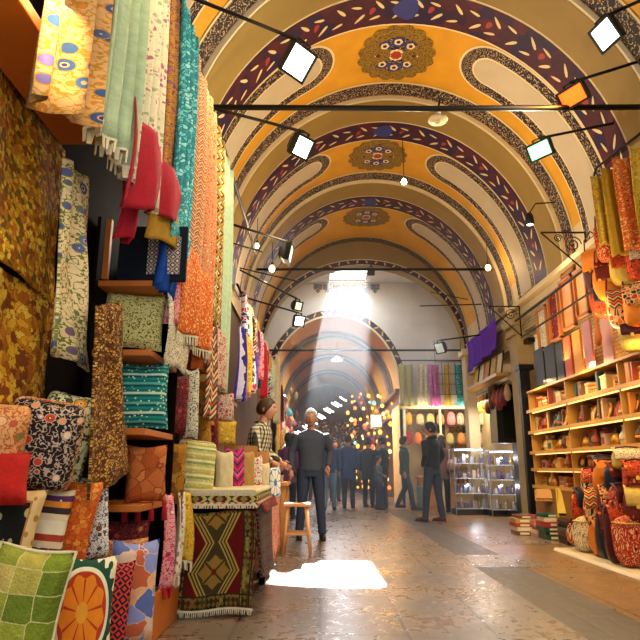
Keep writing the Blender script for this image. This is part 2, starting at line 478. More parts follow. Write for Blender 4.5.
for k in range(26):
    t = PI * (k + .5) / 26; c = Bop(t, .10); bw.box((c[0], YB - .016, c[1]), (.12, .004, .035), 7, (0, -t + (.7 if k % 2 else -.7), 0))
# painted valance under the skylight
for i in range(7):
    c = P(318 + i * 9.5, 287, YB); bw.box((c.x, YB - .01, c.z), (.24, .01, .16), 5); bw.box((c.x, YB - .012, c.z - .12), (.10, .01, .10), 5, (0, R(45), 0))
for i in range(12):
    c = P(378 + i * 7, 272, YB); bw.box((c.x, YB - .01, c.z), (.17, .01, .06), 5)
c = P(432, 288, YB); bw.box((c.x, YB - .01, c.z), (.35, .01, .14), 5)
struct(bw.build('wall_back', CM[:4] + [M_white] + CM[5:], smooth=False))
for p in bpy.data.objects['wall_back'].data.polygons:
    if p.material_index == 0: p.material_index = 4
# crossing ceiling with the skylight hole
SX0, SX1, SY0, SY1 = .26, 1.22, 13.98, 15.78
def zc(Y): return 5.70 + (Y - 13.9) * .22 / 1.95
xb = MB()
def cq(x0, x1, y0, y1):
    xb.add([(x0, y0, zc(y0)), (x1, y0, zc(y0)), (x1, y1, zc(y1)), (x0, y1, zc(y1)), (x0, y0, zc(y0) + .05), (x1, y0, zc(y0) + .05), (x1, y1, zc(y1) + .05), (x0, y1, zc(y1) + .05)],
           [(0, 1, 2, 3), (7, 6, 5, 4), (0, 4, 5, 1), (1, 5, 6, 2), (2, 6, 7, 3), (3, 7, 4, 0)])
cq(-3, SX0, 13.6, 16.0); cq(SX1, 5.0, 13.6, 16.0); cq(SX0, SX1, 13.6, SY0); cq(SX0, SX1, SY1, 16.0)
struct(xb.build('ceiling', [M_white]))
# skylight
m_pane, nt, b = new_mat('skylight_glass')
tr = nt.nodes.new('ShaderNodeBsdfTransparent'); gl = nt.nodes.new('ShaderNodeBsdfGlossy'); gl.inputs['Roughness'].default_value = .05
mx = nt.nodes.new('ShaderNodeMixShader'); mx.inputs[0].default_value = .06
nt.links.new(tr.outputs[0], mx.inputs[1]); nt.links.new(gl.outputs[0], mx.inputs[2]); nt.links.new(mx.outputs[0], nt.nodes['Material Output'].inputs[0])
w1 = struct(empty('window_1', ((SX0 + SX1) / 2, (SY0 + SY1) / 2, zc((SY0 + SY1) / 2))))
sl = math.atan2(.22, 1.95); w1.rotation_euler = (sl, 0, 0)
fb = MB(); hw, hl = (SX1 - SX0) / 2, (SY1 - SY0) / 2
for sx_ in (-1, 1): fb.box((sx_ * (hw+.03), 0, .06), (.06, 2 * hl + .12, .04)); fb.box((0, sx_ * (hl+.03), .06), (2 * hw, .06, .04))
fb.box((0, 0, .07), (2 * hw, .025, .02))
fb.build('window_frame', M_black, w1)
pn = MB(); pn.box((0, 0, .09), (2 * hw, 2 * hl, .006)); pn.build('pane', m_pane, w1)

# far vault beyond the opening
fv = MB()
kw = dict(vx=ox, a=oa + .05, b=ob + .03, z0=oz0)
band(fv, 0, PI, YB, 30, 0, 0, 40, **kw)
for i, yy in enumerate((18.2, 21.9, 25.6)):
    band(fv, 0, PI, yy, yy + .35, .06, 6, 40, **kw); band(fv, 0, PI, yy + .35, yy + .8, .05, 1, 40, **kw); band(fv, 0, PI, yy - .05, yy + .0, .055, 2, 40, **kw)
    band(fv, 0, PI, yy - .5, yy - .2, .03, 5, 40, **kw)
struct(fv.build('ceiling', CM, smooth=True))
fw = MB(); fw.box((ox - oa - .1, 23, 1.5), (.2, 14.2, 3.0)); fw.box((ox, 30.1, 2.6), (4, .2, 5.4)); 
fw.box((ox + oa + .1, 25.6, 1.5), (.2, 8.8, 3.0)); fw.box((ox + oa + .1, 18.6, 2.7), (.2, 5.4, .6)); fw.box((ox + oa + 1.3, 21.2, 1.5), (2.4, .1, 3.0)); fw.box((3.4, 18.8, 1.5), (.1, 5, 3.0))
fw.box((2.8, 18.6, 2.95), (1.6, 5.4, .1))
struct(fw.build('wall_back', [solid('far_wall_plaster', '#7a5c3c', .8, var=.3)]))

# floor
def slab_mat(name, c1, c2, c3, mort, scale, bw_, bh, rough):
    m, nt, b = new_mat(name); so = coords(nt, 'uv', 1, rot=R(90))
    br = nt.nodes.new('ShaderNodeTexBrick'); nt.links.new(so, br.inputs[0]); br.inputs['Scale'].default_value = scale
    br.inputs['Brick Width'].default_value = bw_; br.inputs['Row Height'].default_value = bh
    br.inputs['Color1'].default_value = (*hx(c1), 1); br.inputs['Color2'].default_value = (*hx(c2), 1); br.inputs['Mortar'].default_value = (*hx(mort), 1)
    br.inputs['Mortar Size'].default_value = .013; br.inputs['Mortar Smooth'].default_value = .3
    n1 = noise(nt, so, 2.2, 6); n2 = noise(nt, so, 14, 5)
    st = ramp(nt, n1, [(0, 0, 0), (1, 1, 1)], False, [.42, .62])
    st_e = E(nt, st)
    col = mixc(nt, st_e * .65, br.outputs[0], hx(c3))
    g = n2 * .45 + .78; cc = nt.nodes.new('ShaderNodeCombineColor')
    for i in range(3): nt.links.new(g.so, cc.inputs[i])
    col = mixc(nt, 1.0, col, cc.outputs[0], 'MULTIPLY')
    nt.links.new(col, b.inputs['Base Color'])
    rg = n2 * .35 + n1 * .25 + (rough - .3); nt.links.new(rg.so, b.inputs['Roughness'])
    b.inputs['Specular IOR Level'].default_value = .6
    bn = nt.nodes.new('ShaderNodeBump'); bn.inputs['Strength'].default_value = .16; bn.inputs['Distance'].default_value = .02
    h = (E(nt, br.outputs[1]) * -1.0) + n2 * .12 + n1 * .6
    nt.links.new(h.so, bn.inputs['Height']); nt.links.new(bn.outputs[0], b.inputs['Normal'])
    return m
M_slab = slab_mat('worn_stone_slabs', '#86705a', '#746150', '#645a50', '#2c2014', 1, 1.1, .52, .30)
M_slab2 = slab_mat('ochre_stone_slabs', '#8a6434', '#7a5628', '#664e30', '#34240f', 1, 1.5, .7, .34)
M_strip = slab_mat('dark_mossy_paving', '#40331f', '#33281a', '#4c3c26', '#1c140c', 1, .5, .17, .5)
fl = MB()
def fq(x0, x1, mt):
    fl.grid(lambda u, v: Vector((x0 + (x1 - x0) * u, -2.5 + 33 * v, 0)), 1, 12, mt, lambda u, v: (x0 + (x1 - x0) * u, -2.5 + 33 * v))
fq(-3.2, 1.53, 0); fq(1.53, 2.03, 2); fq(2.03, 5.2, 1)
fl.box((1.90, 6.75, .0015), (.78, .85, .004), 0)
fl.box((2.6, 8.6, .0015), (1.0, .9, .004), 0)
struct(fl.build('floor', [M_slab, M_slab2, M_strip]))
# tie rods
def rod(pts, r, label, name='iron_tie_rod', cat='tie rod', group=None):
    mb = MB(); mb.tube(pts, r, 8); o = mb.build(name, M_iron, smooth=True); tag(o, label, cat, group); return o
rod([(-1.30, 5.2, 4.38), (1, 5.2, 4.36), (3.30, 5.2, 4.38)], .028, 'thick black iron tie rod across nearest orange vault bay')
rod([(-1.25, 10.5, 4.5), (3.25, 10.5, 4.5)], .024, 'long iron tie rod crossing in front of the skylight glow')
rod([(-1.33, YE + .1, 3.6), (3.33, YE + .1, 3.6)], .024, 'low iron tie rod across the foot of the white end wall')
# ================= textiles on the left =================
T = {}
def F_(key, *a, **k): T[key] = fab(key, *a, **k); return T[key]
F_('gold_scene', 'mosaic', ['#9a6a18', '#d8a01c', '#b06a14', '#e8c23a', '#8a4a14', '#c9791c', '#5e5a1c', '#e0b030'], 41.8, warp=.9, w=.06)
F_('gold_scene2', 'mosaic', ['#7a4c0c', '#d89c24', '#d8a428', '#a45c12', '#e2b83c', '#7a3c10', '#c07a18'], 23.400000000000002, warp=1.4, w=.03, var=.35)
F_('cream_iris', 'floral', ['#e6cfa0', '#6f7a34', '#3a2a5c', '#4a5590', '#59659c', '#7a5a86', '#5f78a8'], 16.25)
F_('lilac_gold', 'floral', ['#e0b070', '#c88a2c', '#49307a', '#4a6a98', '#7a6aa0', '#3c5c8c', '#d88a30'], 13.6)
F_('pale_green', 'plain', ['#b4c9a0'], var=.3, bump=.3)
F_('cream_speckle', 'mosaic', ['#e8e0bc', '#ded9ae', '#b9738a', '#e4e4c4', '#a9b48a', '#e8e2c0', '#caa0a0'], 34, w=.14)
F_('ochre_mauve', 'floral', ['#c9903a', '#8a4a5a', '#6b2a4a', '#a86a9a', '#c9752a', '#7a5a8a'], 18.7)
F_('turquoise', 'mosaic', ['#2c8a90', '#5cc8cc', '#7adada', '#46a8b4', '#a8e8e4', '#3c98a4'], 40, w=.1)
F_('orange_zig', 'kilim', ['#c4602c', '#e8d0a0', '#b04a2c', '#d8a060', '#6a3420', '#e0c498', '#c8804c'], 13.5)
F_('coral_cream', 'scroll', ['#d89a6a', '#c4402c', '#f0dcb0'], 19.200000000000003, warp=.2)
F_('brown_green', 'diamond', ['#e8d8a8', '#3c3a24', '#d88a2c', '#7a8a4a', '#e8d8a8', '#a8401c'], 8)
F_('mint', 'plain', ['#b8d4b0'], var=.25, bump=.3)
F_('crimson', 'plain', ['#a8182a'], var=.3, bump=.2)
F_('mustard', 'plain', ['#b0861a'], var=.35, bump=.2)
F_('royal_blue', 'plain', ['#1c4a9c'], var=.35)
F_('orange_paisley', 'scroll', ['#d8601c', '#f0c070', '#a82c14'], 16.0, warp=.3)
F_('pink_floral', 'floral', ['#e8a0a0', '#b83c5c', '#e8d080', '#c81c4c', '#e85c7c', '#f0d0c0'], 19.200000000000003)
F_('brown_bead', 'mosaic', ['#4a2a0c', '#c9923c', '#a8701c', '#d8ac54', '#7a4414', '#c9963c', '#5a2410'], 85, w=.12)
F_('green_paisley', 'scroll', ['#c9c07a', '#4a4a14', '#8a7a1c'], 24.200000000000003, warp=.3)
F_('bw_scroll', 'scroll', ['#e0d8b8', '#2a2a1c', '#b89a4a'], 25.2, warp=.25)
F_('teal_band', 'hstripe', ['#bcd8b8', '#0f6a64', '#17857c', '#0c4f50', '#5aa898', '#0f6a64', '#17857c', '#0c4f50'], 8.84)
F_('rust_plain', 'mosaic', ['#8a3c18', '#b8622c', '#a8501c', '#c9783c'], 14.0, warp=.5, w=.03)
F_('black_suzani', 'floral', ['#1c1416', '#b8a088', '#e8c83c', '#d88a5c', '#c43c2c', '#e0a878', '#b82c3c', '#e8c8a0'], 18.0)
F_('red_plush', 'plain', ['#b01c12'], var=.35, bump=.5)
F_('salmon_floral', 'floral', ['#d89a5c', '#a85a34', '#e8c88a', '#c4503c', '#e8b080', '#7a7a3c'], 19.8)
F_('brown_yellow', 'floral', ['#e0d8a0', '#4a4a2c', '#c9501c', '#8a5a3c', '#e89a1c', '#6a4a3c'], 12.0)
F_('black_frame', 'frame', ['#14120e', '#b0a868', '#d8b87c', '#a8783c'], 1.0)
F_('ring_stripe', 'hstripe', ['#e8d8b8', '#e0c8a0', '#3c2a2c', '#e08a2c', '#5a2c5a', '#e0c8a0', '#a83c24', '#e8d8b8'], 4.680000000000001)
F_('orange_shag', 'mosaic', ['#b84c14', '#e8802c', '#e05c1c', '#f09a3c', '#d86a20'], 41.6, warp=1.2, w=.06, bump=.6)
F_('white_leaf', 'floral', ['#e8e4d8', '#3c3c34', '#7a3c24', '#8a4a2c', '#4a5a5c', '#5a3c2c'], 24.0)
F_('lime_velvet', 'mosaic', ['#c8c27a', '#7a8a24', '#98a034', '#b0a448', '#6a7c20', '#c0ac58', '#8a9030'], 12.0, w=.02, var=.45, rand=.12, bump=.7)
F_('orange_suzani', 'suzani', ['#e8deb8', '#b8381c', '#e8841c', '#1c4a34', '#e8a030'], 1.0)
F_('blue_abstract', 'mosaic', ['#e0b890', '#5c6aa0', '#8a90c0', '#c0603c', '#3c4468', '#e0a878', '#7a5a90', '#d8b8a0'], 12.6, warp=.8, w=.02)
F_('red_dot_black', 'diamond', ['#c43c34', '#1c1820', '#c43c34', '#1c1820'], 22)
F_('green_band', 'hstripe', ['#d8d09a', '#b8b868', '#8a9a4a', '#e0d8a8', '#a8a858', '#c9b050'], 9.6)
F_('magenta_green', 'kilim', ['#c4187c', '#e05ca0', '#3c4a24', '#d82c8c', '#b01468', '#2c3c1c'], 7.5)
F_('cream_plain', 'plain', ['#d8c89a'], var=.2, bump=.3)
F_('tan_plain', 'plain', ['#b8904c'], var=.25, bump=.3)
F_('blue_red_ikat', 'floral', ['#e0dcc8', '#b83c2c', '#e0dcc8', '#2c6a9c', '#3c7aa8', '#a83424'], 10.0)
F_('blue_ring', 'suzani', ['#d8d4b8', '#3c78a8', '#e0dcc8', '#8a9ab0', '#3c78a8'], .85)
F_('brown_roll', 'mosaic', ['#6a3c10', '#a8701c', '#8a5414', '#b8842c', '#74460f'], 16.0, warp=1.3, w=.03, var=.35)
F_('burgundy_floral', 'floral', ['#5a1420', '#8a3c2c', '#e0b05c', '#b83c34', '#8a1c2c', '#c9783c'], 20.0)
F_('mixed_rose', 'floral', ['#d8c8b0', '#a83c34', '#e0b070', '#c43c4c', '#b86a6a', '#7a8a5a'], 20.0)
F_('green_red', 'kilim', ['#2c5a3c', '#e0d0a0', '#a82c2c', '#e8c890', '#1c3c3c', '#c44c34'], 7)
F_('scarf_mix', 'mosaic', ['#e8e0dc', '#c42c4c', '#3c4a8c', '#e0dce0', '#1c2c3c', '#d85c7c', '#e8e4e0', '#2c8c7c'], 19.5, warp=.5, w=.05)
F_('blue_violet', 'stripe', ['#3c3cb0', '#6a4cc4', '#e0d8e8', '#2c2c8c', '#8a5cc4'], 9, warp=.4)
F_('yellow_gold', 'floral', ['#e0b83c', '#b8841c', '#a83c1c', '#e8d080', '#d8841c'], 18.0)
F_('dark_navy', 'plain', ['#0c1420'], var=.3)
F_('silver_grid', 'diamond', ['#d8d0b0', '#4a2c44', '#b8a890', '#5a3450', '#d8d0b0'], 20)
F_('red_tassel', 'plain', ['#b01c2c'], var=.4, bump=.6)
F_('white_fringe', 'plain', ['#d8ccaa'], var=.2, bump=.6)
F_('olive_kilim', 'diamond', ['#5a5420', '#a89a48', '#3c3814', '#c4b468', '#5a1a18', '#8a8034'], 6)
M_wood = solid('orange_board_wood', '#b8641a', .5, var=.25, bump=.1, bscale=4)
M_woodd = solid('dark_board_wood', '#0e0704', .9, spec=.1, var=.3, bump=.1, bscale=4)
M_woodl = solid('pale_stool_wood', '#c8915a', .55, var=.2, bump=.1, bscale=6)
M_crate = solid('tan_crate_wood', '#c08444', .6, var=.25, bump=.15, bscale=6)

_rs = random.Random(3)
def hang(name, label, X, Y0, Y1, z1, z0, mat, folds=3, amp=.03, cat='textile', group=None, skew=0.0, fringe=None, taper=0.0, bulge=.03, rz=None):
    """cloth hung along the street: plane X, from Y0 to Y1, top z1, bottom z0"""
    w = Y1 - Y0; h = z1 - z0; r = _rs; ph = r.random() * 6; p2 = r.random() * 6
    mb = MB(); nu = max(10, int(folds * 8)); nv = 16
    def fn(u, v):
        a = amp * (.45 + .55 * v)
        off = a * math.sin(2 * PI * folds * u + ph + .6 * math.sin(2.2 * v + p2)) + .4 * a * math.sin(4.3 * PI * folds * u + p2 + v * 2) + bulge * math.sin(PI * v) * .6
        ww = w * (1 - taper * v)
        z = -h * v - skew * v * (u - .5) * 2 + .012 * math.sin(9 * u + ph) * v - .02 * h * math.sin(PI * u) * (1 - v)
        return Vector((off, (u - .5) * ww + .012 * math.sin(3 * v + ph), z))
    mb.grid(fn, nu, nv, 0, lambda u, v: (u * w * 1.15, -h * v))
    o = mb.build(name, mat, smooth=True, loc=(X, (Y0 + Y1) / 2, z1), solidify=.006)
    if rz is not None: o.rotation_euler = (0, 0, rz)
    if fringe is not None:
        n = max(8, int(w / .010)); fm = fringe_mb([fn(i / n, 1) for i in range(n + 1)], .05)
        fm.build('fringe', fringe, o, solidify=.004)
    tag(o, label, cat, group); return o
def hangp(name, label, X, x0, x1, yref, ytop, ybot, mat, **k):
    """same, extents read as directions from the camera; ytop/ybot floats < 10 are heights"""
    Ya, Yb = PXp(x0, yref, X).y, PXp(x1, yref, X).y
    xm = (x0 + x1) / 2
    zt = ytop if ytop < 10 else PXp(xm, ytop, X).z; zb = ybot if ybot < 10 else PXp(xm, ybot, X).z
    return hang(name, label, X, Ya, Yb, zt, zb, mat, **k)
def cushion_mb(w, h, t, seed=0, uvhalf=False, rnd_=.02):
    r = random.Random(seed); mb = MB(); n = 14; j = [r.uniform(-.03, .03) for _ in range(6)]
    def side(sg):
        def fn(u, v):
            a, b = u * 2 - 1, v * 2 - 1
            pin = 1 - .11 * (1 - abs(a) ** 2) * abs(b) ** 3 ; pin2 = 1 - .11 * (1 - abs(b) ** 2) * abs(a) ** 3
            th = (max(0, (1 - a ** 4)) ** .5) * (max(0, (1 - b ** 4)) ** .5)
            th = th ** .8 * t / 2 * (1 + j[0] * 3 * a + j[1] * 3 * b) + .004 * math.sin(7 * a + seed) * math.sin(6 * b) * th
            q = 1 - rnd_ * 1.6 * (abs(a) * abs(b)) ** 3; a, b = a * q, b * q
            return Vector((a * w / 2 * pin2 * (1 + j[2] * b), sg * th - 0.0, b * h / 2 * pin * (1 + j[3] * a) - .02 * h * (1 - abs(a)) * (b > .3) * (b - .3)))
        return fn
    uvf = (lambda u, v: (u * 2 - 1, v * 2 - 1)) if uvhalf else (lambda u, v: ((u - .5) * w, (v - .5) * h))
    mb.grid(side(-1), n, n, 0, uvf)
    k = len(mb.v); mb.grid(lambda u, v: side(1)(1 - u, v), n, n, 1, uvf)
    return mb
def cushion(label, x0, y0, x1, y1, Y, mat, rz=0.0, tilt=0.0, roll=0.0, t=.13, back=None, uvhalf=False, trim=None, tassels=0, group=None, seed=None, name='cushion', rn=.02):
    c = P((x0 + x1) / 2, (y0 + y1) / 2, Y); k = mpp((y0 + y1) / 2, Y)
    w = (x1 - x0) * k / max(.5, math.cos(rz)); h = (y1 - y0) * k
    sd = seed if seed is not None else int(x0 * 7 + y0)
    mb = cushion_mb(w, h, t, sd, uvhalf, rn)
    o = mb.build(name, [mat, back or mat], smooth=True, loc=c, rot=(tilt, roll, rz))
    if trim is not None:
        tm = MB(); pts = []
        for s in range(41):
            q = s / 40 * 4; i = int(q) % 4; f = q - int(q)
            a, b = [(-1 + 2 * f, -1), (1, -1 + 2 * f), (1 - 2 * f, 1), (-1, 1 - 2 * f)][i]
            pin = 1 - .11 * (1 - abs(a) ** 2) * abs(b) ** 3; pin2 = 1 - .11 * (1 - abs(b) ** 2) * abs(a) ** 3
            q_ = 1 - rn * 1.6 * (abs(a) * abs(b)) ** 3; a, b = a * q_, b * q_
            pts.append(Vector((a * w / 2 * pin2, 0, b * h / 2 * pin)))
        tm.tube(pts, .006, 6, caps=False); tm.build('piping', trim, o, smooth=True)
    for q in range(tassels):
        ts = MB(); ts.ball((0, 0, 0), .014, 8); ts.lathe([(.006, -.01), (.014, -.03), (.018, -.09)], n=8)
        ts.build('tassel', T['red_tassel'] if tassels < 5 else T['white_fringe'], o, smooth=True, loc=((q / max(1, tassels - 1) - .5) * w * .9, 0, -h / 2))
    tag(o, label, 'cushion', group); return o

HX = -.90
# long cloths hung from the rail above the stalls
hangp('hanging_cloth', 'gold and lilac flowered cloth hung highest beside the orange board', HX, 30, 96, 60, 3.94, 118, T['lilac_gold'], folds=2, amp=.05, skew=-.10)
hangp('hanging_cloth', 'long pale green sheer cloth with ragged hem, hung near camera', HX, 97, 130, 100, 3.94, 150, T['pale_green'], folds=3, amp=.045, fringe=T['white_fringe'])
hangp('hanging_cloth', 'cream cloth speckled pink and green beside the pale green sheer cloth', HX, 130, 160, 110, 3.94, 205, T['cream_speckle'], folds=4, amp=.03)
hangp('hanging_cloth', 'narrow ochre and mauve flowered cloth between cream speckled and turquoise cloths', HX - .02, 160, 173, 130, 3.94, 200, T['ochre_mauve'], folds=2, amp=.03)
hangp('hanging_cloth', 'long turquoise sequined cloth hung above the blue throw', HX + .02, 172, 190, 150, 3.92, 248, T['turquoise'], folds=3, amp=.035)
hangp('hanging_cloth', 'orange and cream zigzag woven cloth beside the turquoise one', HX, 189, 205, 180, 3.92, 300, T['orange_zig'], folds=2, amp=.025)
hangp('hanging_cloth', 'coral scrollwork cloth hung behind the small white lamp', HX, 204, 214, 200, 3.92, 320, T['coral_cream'], folds=2, amp=.03)
hangp('hanging_cloth', 'cloth of dark green, brown and orange diamonds at the rail', HX, 213, 222, 220, 3.92, 330, T['brown_green'], folds=2, amp=.03)
hangp('hanging_cloth', 'plain mint green cloth, last long one on the upper rail', HX, 222, 231, 240, 3.92, 395, T['mint'], folds=2, amp=.03)
hang('hanging_cloth', 'crimson shawl slung below the cream speckled cloth', -.86, 2.45, 3.25, 2.62, 2.22, T['crimson'], folds=2, amp=.05, skew=-.13)
hang('hanging_cloth', 'narrow strip of crimson shawl dangling over the dark framed cloth', -.97, 2.72, 2.86, 2.40, 2.05, T['crimson'], folds=1, amp=.04, taper=.3)
hangp('hanging_cloth', 'mustard and brown cloth folded over beneath the ochre mauve cloth', -.88, 152, 178, 215, 188, 245, T['mustard'], folds=1, amp=.03, skew=-.05)
hangp('hanging_cloth', 'royal blue pleated throw beside the silver gridded cloth', -.92, 159, 173, 250, 228, 296, T['royal_blue'], folds=3, amp=.03)
hangp('hanging_cloth', 'pink flowered throw next to the royal blue pleated one', -.91, 172, 183, 270, 232, 330, T['pink_floral'], folds=2, amp=.03)
hangp('hanging_cloth', 'short bright turquoise end of scarf folded above the pink throw', -.84, 172, 190, 235, 225, 252, T['turquoise'], folds=1, amp=.03)
hangp('hanging_cloth', 'orange paisley shawl draped over lower rail with cream edging', -.86, 183, 212, 290, 258, 345, T['orange_paisley'], folds=2, amp=.04, fringe=T['white_fringe'])
hangp('hanging_cloth', 'white and black scroll patterned cloth below the pink throw', -.90, 163, 184, 350, 300, 368, T['bw_scroll'], folds=1, amp=.02)
# rail and board
rod([(-.93, 1.5, 3.96), (-.93, 8.2, 3.96)], .018, 'dark rail the long cloths hang from', 'hanging_rail', 'rail')
ab = MB(); ab.box((-1.09, 1.65, 2.44), (.24, 1.75, .05)); ab.box((-1.20, 1.65, 2.56), (.03, 1.75, .24))
tag(ab.build('awning_board', M_wood, bevel=.004), 'orange wooden awning board above the gold tapestries', 'board')
# tapestries on the near wall
def wallhang(label, X, pts, mat, t=.012, amp=.012, **k):
    """quad given by four direction points: top near, top far, bottom far, bottom near"""
    q = [PXp(x, y, X) for x, y in pts]; o0 = q[0]
    mb = MB()
    def fn(u, v):
        p = (q[0] * (1 - u) + q[1] * u) * (1 - v) + (q[3] * (1 - u) + q[2] * u) * v
        return p - o0 + Vector((amp * math.sin(9 * u + 3 * v) + amp * .6 * math.sin(14 * u - 4 * v), 0, 0))
    L, H = (q[1] - q[0]).length, (q[3] - q[0]).length
    mb.grid(fn, 16, 16, 0, lambda u, v: (u * L, -v * H))
    o = mb.build('tapestry', mat, smooth=True, loc=o0, solidify=t); tag(o, label, 'tapestry'); return o
wallhang('golden tapestry with an orange landscape scene, hung under awning board', -1.24, [(-30, 22), (62, 152), (56, 306), (-30, 235)], T['gold_scene'])
wallhang('worn golden brown tapestry hung under the landscape one', -1.26, [(-30, 250), (54, 300), (46, 398), (-30, 415)], T['gold_scene2'])
wallhang('cream runner embroidered with blue irises and green stems', -1.10, [(62, 158), (84, 178), (92, 372), (52, 352)], T['cream_iris'], amp=.02)
wallhang('long brown beaded runner with pointed foot', -1.0, [(96, 306), (118, 302), (132, 470), (86, 500)], T['brown_bead'], amp=.015)
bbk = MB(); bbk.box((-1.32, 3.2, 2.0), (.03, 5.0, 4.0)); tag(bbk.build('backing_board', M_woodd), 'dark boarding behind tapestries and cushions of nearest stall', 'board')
# shelf unit of cushions
su = empty('shelf_unit', (-1.1, 3.55, 0)); tag(su, 'orange wooden shelf unit holding green and teal cushions', 'shelf')
for z in (.745, 1.14, 1.57, 1.97):
    b_ = MB(); b_.box((0, 0, 0), (.33, .62, .035)); b_.build('shelf_board', M_wood, su, loc=(.0, .02, z), bevel=.004)
for z0_, z1_ in ((.26, 2.36),):
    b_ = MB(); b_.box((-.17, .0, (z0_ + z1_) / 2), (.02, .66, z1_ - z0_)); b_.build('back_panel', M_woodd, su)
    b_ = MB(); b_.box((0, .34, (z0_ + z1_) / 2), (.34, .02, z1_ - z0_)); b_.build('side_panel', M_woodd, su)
b_ = MB(); b_.box((-.12, -.30, 2.17), (.03, .03, .36)); b_.build('post', M_wood, su)
# plinth under everything
pl = MB(); pl.box((-1.16, 2.35, .13), (.46, 3.85, .26)); tag(pl.build('stall_plinth', M_wood, bevel=.006), 'orange wooden plinth under the heap of cushions', 'plinth')
hang('display_cloth', 'black cloth with a silver gridded panel on the top shelf', -.93, 3.30, 3.36, 2.36, 2.0, T['dark_navy'], folds=1, amp=.004)
c = P(142, 240, 3.28)
mb = MB(); mb.box((0, 0, 0), (.40, .03, .34)); o = mb.build('framed_textile', T['dark_navy'], loc=(-.98, 3.33, 2.17), bevel=.005); tag(o, 'dark navy framed textile with silver gridded panel on the top shelf', 'framed textile')
mb = MB(); mb.box((.07, -.02, -.015), (.19, .01, .23)); mb.build('gridded_panel', T['silver_grid'], o)
bpy.data.objects.remove(bpy.data.objects['display_cloth'])
# cushions: (label, x0,y0,x1,y1, depth, material, rz, tilt, extra)
CU = [
 ('green and cream paisley cushion under the highest shelf board', 104, 290, 164, 352, 3.45, 'green_paisley', .25, -.1, {}),
 ('teal cushion with pale banded embroidery on middle shelf', 118, 362, 167, 430, 3.5, 'teal_band', .3, -.05, dict(trim='teal_band')),
 ('rust orange cushion on lower shelf with tassels along foot', 126, 444, 166, 503, 3.5, 'rust_plain', .3, -.05, dict(tassels=4)),
 ('small rust and gold cushion lying in the dark lowest compartment', 104, 520, 150, 552, 3.5, 'burgundy_floral', .1, .2, {}),
 ('red plush cushion with salmon flowers at the left edge', -30, 398, 24, 492, 2.3, 'salmon_floral', .35, .1, dict(t=.22, rn=.11, back='red_plush', roll=.1)),
 ('scarlet plush cushion below the salmon flowered one', -30, 452, 26, 508, 2.22, 'red_plush', .35, -.3, dict(t=.14)),
 ('black round-shouldered cushion embroidered with bright green and orange flowers', 6, 396, 78, 492, 2.5, 'black_suzani', .35, .15, dict(t=.24, rn=.11, roll=.14, trim='salmon_floral')),
 ('brown and yellow cushion with cream painted leaves behind the black one', 36, 388, 90, 492, 2.78, 'brown_yellow', .45, .1, dict(t=.22, rn=.10, roll=.2)),
 ('tan cushion with a black centre of pale leaves', -22, 486, 36, 568, 2.38, 'black_frame', .3, -.15, dict(t=.14, uvhalf=True)),
 ('cream cushion with dark rings and orange bands', 30, 486, 66, 566, 2.62, 'ring_stripe', .4, -.05, dict(t=.12)),
 ('shaggy orange cushion squeezed between striped and white leafy cushions', 56, 478, 92, 566, 2.78, 'orange_shag', .5, 0, dict(t=.15)),
 ('white cushion with black and brown leaf sprigs', 80, 474, 104, 562, 2.95, 'white_leaf', .7, .0, dict(t=.13)),
 ('lime green velvet cushion in front at the lower left corner', -14, 548, 62, 662, 2.15, 'lime_velvet', .15, -.12, dict(t=.16, trim='cream_plain')),
 ('cream suzani cushion with orange sunburst medallion', 54, 556, 112, 662, 2.56, 'orange_suzani', .30, -.1, dict(t=.14, uvhalf=True)),
 ('blue and peach abstract patterned cushion beside the plinth edge', 112, 540, 154, 642, 3.08, 'blue_abstract', .5, -.05, dict(t=.14)),
 ('black cushion with red dots wedged beside sunburst cushion', 100, 560, 128, 650, 2.85, 'red_dot_black', .55, -.05, dict(t=.10)),
 ('lilac and terracotta cushion peeping over the abstract one', 92, 538, 146, 600, 3.2, 'ochre_mauve', .4, -.2, dict(t=.12)),
 ('yellow green banded cushion standing on stack of folded carpets', 176, 438, 214, 503, 4.55, 'green_band', .5, -.1, dict(t=.18, rn=.10, roll=.1, trim='cream_plain')),
 ('cream scroll cushion in narrow bay beside the teal cushion', 184, 366, 198, 440, 4.3, 'bw_scroll', .5, 0, dict(t=.10)),
 ('burgundy flowered cushion beside the teal one', 166, 372, 186, 436, 4.0, 'burgundy_floral', .6, 0, dict(t=.12)),
 ('brown tasselled cushion beneath the burgundy flowered one', 164, 440, 184, 506, 4.0, 'brown_roll', .5, 0, dict(t=.12, tassels=3)),
 ('white and rose cushion on small shelf behind carpet table', 214, 392, 234, 422, 5.6, 'mixed_rose', .4, 0, dict(t=.12)),
 ('yellow and white flowered cushion under the white and rose one', 214, 420, 236, 446, 5.6, 'yellow_gold', .4, 0, dict(t=.12)),
 ('cream cushion leaning on table behind the yellow green banded one', 216, 450, 232, 498, 5.0, 'cream_plain', .6, 0, dict(t=.10)),
 ('magenta and green zigzag cushion in the row on carpet table', 226, 447, 243, 497, 5.2, 'magenta_green', .7, 0, dict(t=.09)),
 ('plain tan cushion in the row on the carpet table', 239, 450, 253, 497, 5.4, 'tan_plain', .7, 0, dict(t=.09)),
 ('cream cushion with red and blue ikat in the table row', 247, 455, 261, 497, 5.6, 'blue_red_ikat', .7, 0, dict(t=.09)),
 ('tan cushion behind ikat cushion at the end of carpet table', 258, 462, 268, 497, 5.85, 'cream_plain', .7, 0, dict(t=.09)),
 ('cream cushion with blue ring on the second carpet table', 266, 466, 280, 499, 6.2, 'blue_ring', .6, 0, dict(t=.10, uvhalf=True)),
]
